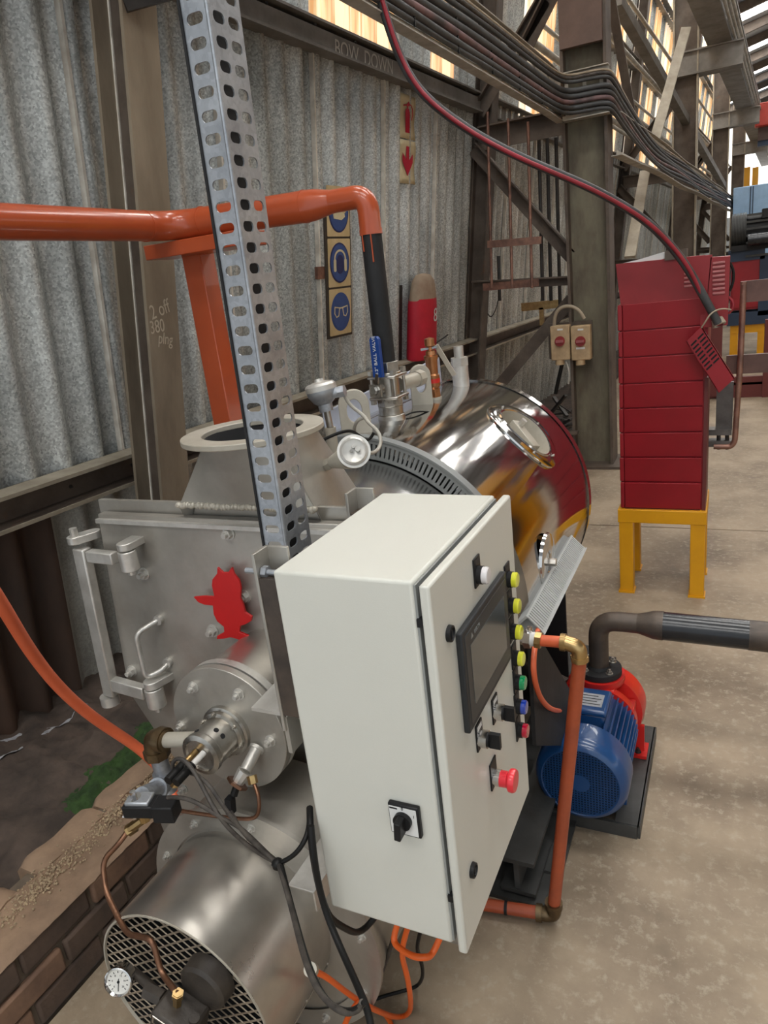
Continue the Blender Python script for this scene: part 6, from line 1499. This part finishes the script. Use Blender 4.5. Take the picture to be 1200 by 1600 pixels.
# ================================================================== ISOLATOR SWITCHES on the column
for i, (px_, lab) in enumerate(((875, 'dusty cream isolator box with red knob nearer the wall on the big column'), (907, 'dusty cream isolator box with red knob and white label nearer the aisle'))):
    yi = 6.0; c0_, c1_ = P(px_ - 16, 510, y=yi), P(px_ + 16, 562, y=yi)
    t = thing('isolator_box', lab, 'switch', P(px_, 565, y=yi + 0.03), 'isolators on the column')
    MB().box((c0_.x, yi, c1_.z), (c1_.x, yi + 0.09, c0_.z)).build('housing', 'isolator_box', t, bevel=0.008)
    q = P(px_, 533, y=yi); MB().cyl(q, q - Y * 0.018, 0.040, n=24).build('knob', 'knob_red', t); MB().box((q.x - 0.03, yi - 0.03, q.z - 0.010), (q.x + 0.03, yi - 0.016, q.z + 0.010)).build('knob_bar', 'louvre', t)
    q = P(px_, 515, y=yi); MB().box((q.x - 0.022, yi - 0.002, q.z - 0.007), (q.x + 0.022, yi + 0.001, q.z + 0.007)).build('label_plate', 'white', t)
    if i: q = P(px_, 544, y=yi); MB().box((q.x - 0.035, yi - 0.002, q.z - 0.008), (q.x + 0.035, yi + 0.001, q.z + 0.008)).build('label_plate', 'white', t)
    q = P(px_, 563, y=yi + 0.04); MB().cyl(q + Z * 0.01, q - Z * 0.035, 0.038, n=20).build('gland', 'isolator_box', t)
pbk = MB().box((P(856, 505, y=6.09).x, 6.09, P(880, 560, y=6.09).z), (P(925, 505, y=6.09).x, 6.11, P(880, 504, y=6.09).z)).build('mounting_board', 'beam_brown', None); tag(pbk, 'dark board behind the two cream isolator boxes', 'board')
cable('isolator_lead', [P(866, 510, y=6.05), P(867, 492, y=6.03), P(876, 480, y=6.02), P(892, 478, y=6.02), P(905, 485, y=6.02), P(913, 498, y=6.02)], 0.014, 'cable_tan', 'grey-tan lead arching over the two isolator boxes', 'cable')
cable('isolator_lead', [P(878, 570, y=6.04), P(873, 592, y=6.06), P(868, 615, y=6.08)], 0.016, 'rubber', 'black lead dropping below the isolator nearer the wall', 'cable')
cable('isolator_lead', [P(885, 565, y=6.03), P(890, 583, y=6.03), P(888, 600, y=6.03)], 0.008, 'cable_white', 'white lead end dangling between the isolators', 'cable')

# ================================================================== SIGNS AND WALL ITEMS
def wrect(px0, py0, px1, py1, w_): 
    a, b = PW(px0, py0, w_), PW(px1, py1, w_); return a[0], b[1], b[0], a[1]
# mandatory PPE board
us = [PW(515, 430, 0.07)[0], PW(549, 430, 0.07)[0]]; vt, vb = PW(530, 320, 0.07)[1], PW(532, 523, 0.07)[1]
sg = thing('safety_board', 'dark board with three blue protective-equipment signs on the corrugated wall', 'sign board', W(us[0], vb, 0.04))
MB().box((us[0] - 0.02, vb - 0.015, 0.035), (us[1] + 0.015, vt + 0.04, 0.06), MW).build('board', 'sign_board', sg)
SWd = us[1] - us[0]; SH = (vt - vb) / 2.72
def wp(pl, u0_, v0_, w_, m, nm, par, th=0.0015):
    """flat printed shape in wall coordinates (metres from u0,v0)"""
    o3 = W(u0_, v0_, w_); return MB().prism(pl, o3, EU, EV, th).build(nm, m, par)
cu = (us[0] + us[1]) / 2
for k in range(3):
    v0_ = vb + k * (SH + 0.012); cv = v0_ + SH / 2
    pn = wp(rrect(-SWd / 2, -SH / 2, SWd / 2, SH / 2, 0.008, 3), cu, cv, 0.061, 'sign_cream', 'sign_plate', sg, 0.003)
    wp(circ(0, 0, SWd * 0.44, 48, SH * 0.42), cu, cv, 0.064, 'sign_navy' if k else 'sign_blue', 'roundel', pn)
    wp(circ(0, 0, SWd * 0.40, 48, SH * 0.385), cu, cv, 0.0656, 'sign_blue', 'roundel', pn)
    a, b = SWd, SH; z_ = 0.0673
    if k == 0:
        for s in (-1, 1):
            mb = MB(); o3 = W(cu, cv, z_)
            L1 = [(s * 0.05 * a, 0.10 * b), (s * 0.30 * a, 0.13 * b), (s * 0.32 * a, -0.02 * b), (s * 0.22 * a, -0.12 * b), (s * 0.10 * a, -0.09 * b)]
            cx1, cy1 = sum(p[0] for p in L1) / 5, sum(p[1] for p in L1) / 5; L2 = [(cx1 + (p[0] - cx1) * 0.72, cy1 + (p[1] - cy1) * 0.78) for p in L1]
            mb.prism(L1, o3, EU, EV, 0.001, hole=L2); mb.build('goggle', 'sign_pale', pn)
        wp([(-0.06 * a, 0.07 * b), (0.06 * a, 0.07 * b), (0.06 * a, 0.10 * b), (-0.06 * a, 0.10 * b)], cu, cv, z_, 'sign_pale', 'goggle_bridge', pn)
    elif k == 1:
        wp(circ(0, -0.03 * b, 0.17 * a, 28, 0.20 * b), cu, cv, z_, 'sign_navy', 'head', pn)
        N_ = 20; oo = [(0.27 * a * math.cos(PI * i / N_), 0.08 * b + 0.20 * b * math.sin(PI * i / N_)) for i in range(N_ + 1)]; ii = [(0.21 * a * math.cos(PI * i / N_), 0.08 * b + 0.155 * b * math.sin(PI * i / N_)) for i in range(N_, -1, -1)]
        mb = MB(); o3 = W(cu, cv, z_ + 0.001)
        P2 = oo + ii; M2 = len(oo)
        vs = [o3 + EU * p[0] + EV * p[1] for p in oo] + [o3 + EU * p[0] + EV * p[1] for p in reversed(ii)]
        mb.add(vs, [(i, i + 1, M2 + i + 1, M2 + i) for i in range(M2 - 1)]); mb.build('headband', 'sign_pale', pn)
        for s in (-1, 1): wp(rrect(s * 0.24 * a - 0.055 * a, -0.18 * b, s * 0.24 * a + 0.055 * a, 0.08 * b, 0.04 * a, 3), cu, cv, z_ + 0.001, 'sign_pale', 'ear_cup', pn)
    else:
        wp([(-0.24 * a, -0.14 * b), (0.10 * a, -0.17 * b), (0.26 * a, -0.10 * b), (0.24 * a, -0.04 * b), (0.06 * a, 0.0 * b), (0.05 * a, 0.16 * b), (-0.16 * a, 0.18 * b), (-0.18 * a, 0.02 * b), (-0.26 * a, -0.05 * b)], cu, cv, z_, 'sign_pale', 'boot', pn)
        wp([(-0.05 * a, -0.06 * b), (0.20 * a, -0.05 * b), (0.31 * a, 0.0), (0.30 * a, 0.05 * b), (0.14 * a, 0.08 * b), (0.12 * a, 0.20 * b), (0.0, 0.20 * b)], cu, cv, z_ - 0.0005, 'sign_cream', 'boot', pn)
MB().box((us[0] - 0.10, cv - SH * 1.35, 0.03), (us[0] - 0.02, cv - SH * 1.10, 0.05), MW).build('bracket', 'copper_bus', sg)
# fire extinguisher signs
for k, (py0, py1, lab) in enumerate(((148, 217, 'cream sign with a red fire extinguisher symbol high on the corrugated wall'), (219, 287, 'cream sign with a red downward arrow below the extinguisher symbol sign'))):
    u_a, u_b = PW(624, (py0 + py1) / 2, 0.05)[0], PW(650, (py0 + py1) / 2, 0.05)[0]; v_b, v_t = PW(637, py1, 0.05)[1], PW(637, py0, 0.05)[1]
    t = thing('fire_sign', lab, 'sign', W((u_a + u_b) / 2, v_b, 0.04), 'extinguisher signs on the wall'); cu, cv = (u_a + u_b) / 2, (v_a if False else (v_b + v_t) / 2); a, b = u_b - u_a, v_t - v_b
    # slightly wavy plate
    vs = []; fs = []; nn2 = 8
    for j in range(nn2 + 1):
        for i in range(5): vs.append(W(u_a + a * i / 4, v_b + b * j / nn2, 0.04 + 0.006 * math.sin(j * 0.9 + i * 0.5)))
    for j in range(nn2):
        for i in range(4): fs.append((j * 5 + i, j * 5 + i + 1, (j + 1) * 5 + i + 1, (j + 1) * 5 + i))
    MB().add(vs, fs).build('plate', 'sign_pale', t, solid=0.003, angle=80)
    if k == 0:
        wp([(-0.12 * a, -0.36 * b), (0.12 * a, -0.36 * b), (0.13 * a, 0.10 * b), (0.08 * a, 0.18 * b), (0.03 * a, 0.20 * b), (0.03 * a, 0.25 * b), (-0.03 * a, 0.25 * b), (-0.03 * a, 0.20 * b), (-0.10 * a, 0.17 * b), (-0.13 * a, 0.10 * b)], cu, cv, 0.048, 'sign_red', 'extinguisher_symbol', t)
        wp([(-0.26 * a, 0.25 * b), (-0.05 * a, 0.29 * b), (0.06 * a, 0.36 * b), (0.10 * a, 0.31 * b), (0.12 * a, 0.26 * b), (-0.08 * a, 0.25 * b), (-0.25 * a, 0.225 * b)], cu, cv, 0.048, 'sign_red', 'extinguisher_handle', t)
        mb = MB(); mb.tube([W(cu + x_ * a, cv + y_ * b, 0.049) for x_, y_ in ((0.10, 0.30), (0.22, 0.28), (0.29, 0.20), (0.30, 0.08), (0.24, -0.05))], 0.003, 6); mb.build('extinguisher_hose', 'sign_red', t)
    else:
        wp([(-0.08 * a, 0.36 * b), (0.08 * a, 0.36 * b), (0.08 * a, 0.05 * b), (0.30 * a, 0.20 * b), (0.30 * a, 0.0), (0.0, -0.32 * b), (-0.30 * a, 0.0), (-0.30 * a, 0.20 * b), (-0.08 * a, 0.05 * b)], cu, cv, 0.048, 'sign_red', 'arrow_symbol', t)
# fire extinguisher under its red cover
ua, ub_ = PW(640, 500, 0.12)[0], PW(671, 500, 0.12)[0]; va, vb_ = PW(652, 560, 0.12)[1], PW(652, 428, 0.12)[1]
ex = thing('fire_extinguisher', 'fire extinguisher under a red cover marked 8 hanging on the corrugated wall', 'fire extinguisher', W((ua + ub_) / 2, va, 0.12))
cu = (ua + ub_) / 2; hw = (ub_ - ua) / 2; hh_ = vb_ - va
def sack(prof, m, nm):
    vs = []; fs = []; n = 28
    for (v_, ru, rw) in prof:
        for i in range(n):
            a = 2 * PI * i / n; wr = 1 + 0.04 * math.sin(3 * a + v_ * 9) * (v_ > 0.3)
            vs.append(W(cu + ru * wr * math.cos(a), va + v_, 0.14 + rw * wr * math.sin(a)))
    k = len(prof)
    for j in range(k - 1): fs += [(j * n + i, j * n + (i + 1) % n, (j + 1) * n + (i + 1) % n, (j + 1) * n + i) for i in range(n)]
    fs += [tuple(range(n - 1, -1, -1)), tuple(range((k - 1) * n, k * n))]
    return MB().add(vs, fs).build(nm, m, ex, angle=70)
sack([(0, hw * 1.0, 0.09), (hh_ * 0.02, hw * 1.02, 0.095), (hh_ * 0.4, hw * 0.98, 0.095), (hh_ * 0.66, hw * 0.95, 0.09), (hh_ * 0.72, hw * 0.9, 0.085)], 'red_cover', 'cover_skirt')
sack([(hh_ * 0.70, hw * 0.92, 0.085), (hh_ * 0.80, hw * 0.84, 0.08), (hh_ * 0.92, hw * 0.72, 0.07), (hh_ * 0.985, hw * 0.5, 0.045), (hh_ * 1.0, hw * 0.2, 0.02)], 'dust_cover', 'cover_hood')
text('8', MW @ Matrix.Translation((cu + hw * 0.12, va + hh_ * 0.52, 0.240)), 0.14, 'white_print', ex)
MB().box((cu - hw * 1.15, va - 0.03, 0.02), (cu - hw * 0.9, va + hh_ * 0.88, 0.05), MW).build('backboard', 'iron', ex)
MB().box((cu - hw * 1.0, va - 0.05, 0.02), (cu + hw * 0.6, va - 0.01, 0.08), MW).build('shelf_bracket', 'iron', ex)

# ================================================================== yellow machine in the aisle (mirrored in the boiler shell)
ym2 = thing('yellow_machine', 'yellow painted press frame out in the aisle, mirrored in the boiler shell', 'machine', (2.6, 6.2, 0))
MB().box((1.2, 4.3, 0.0), (3.4, 7.4, 0.35)).build('bed', 'yellow', ym2, bevel=0.02)
MB().box((1.2, 4.4, 0.35), (1.6, 4.95, 2.3)).build('upright', 'yellow', ym2, bevel=0.02); MB().box((1.2, 6.7, 0.35), (1.6, 7.25, 2.3)).build('upright', 'yellow', ym2, bevel=0.02)
MB().box((1.15, 4.3, 2.2), (1.8, 7.4, 2.8)).build('crosshead', 'yellow', ym2, bevel=0.03)
MB().box((1.62, 4.9, 0.35), (3.2, 6.8, 1.7)).build('body', 'yellow', ym2, bevel=0.03); MB().cyl((1.45, 5.8, 1.0), (1.66, 5.8, 1.0), 0.5, n=40).build('flywheel', 'skid', ym2)
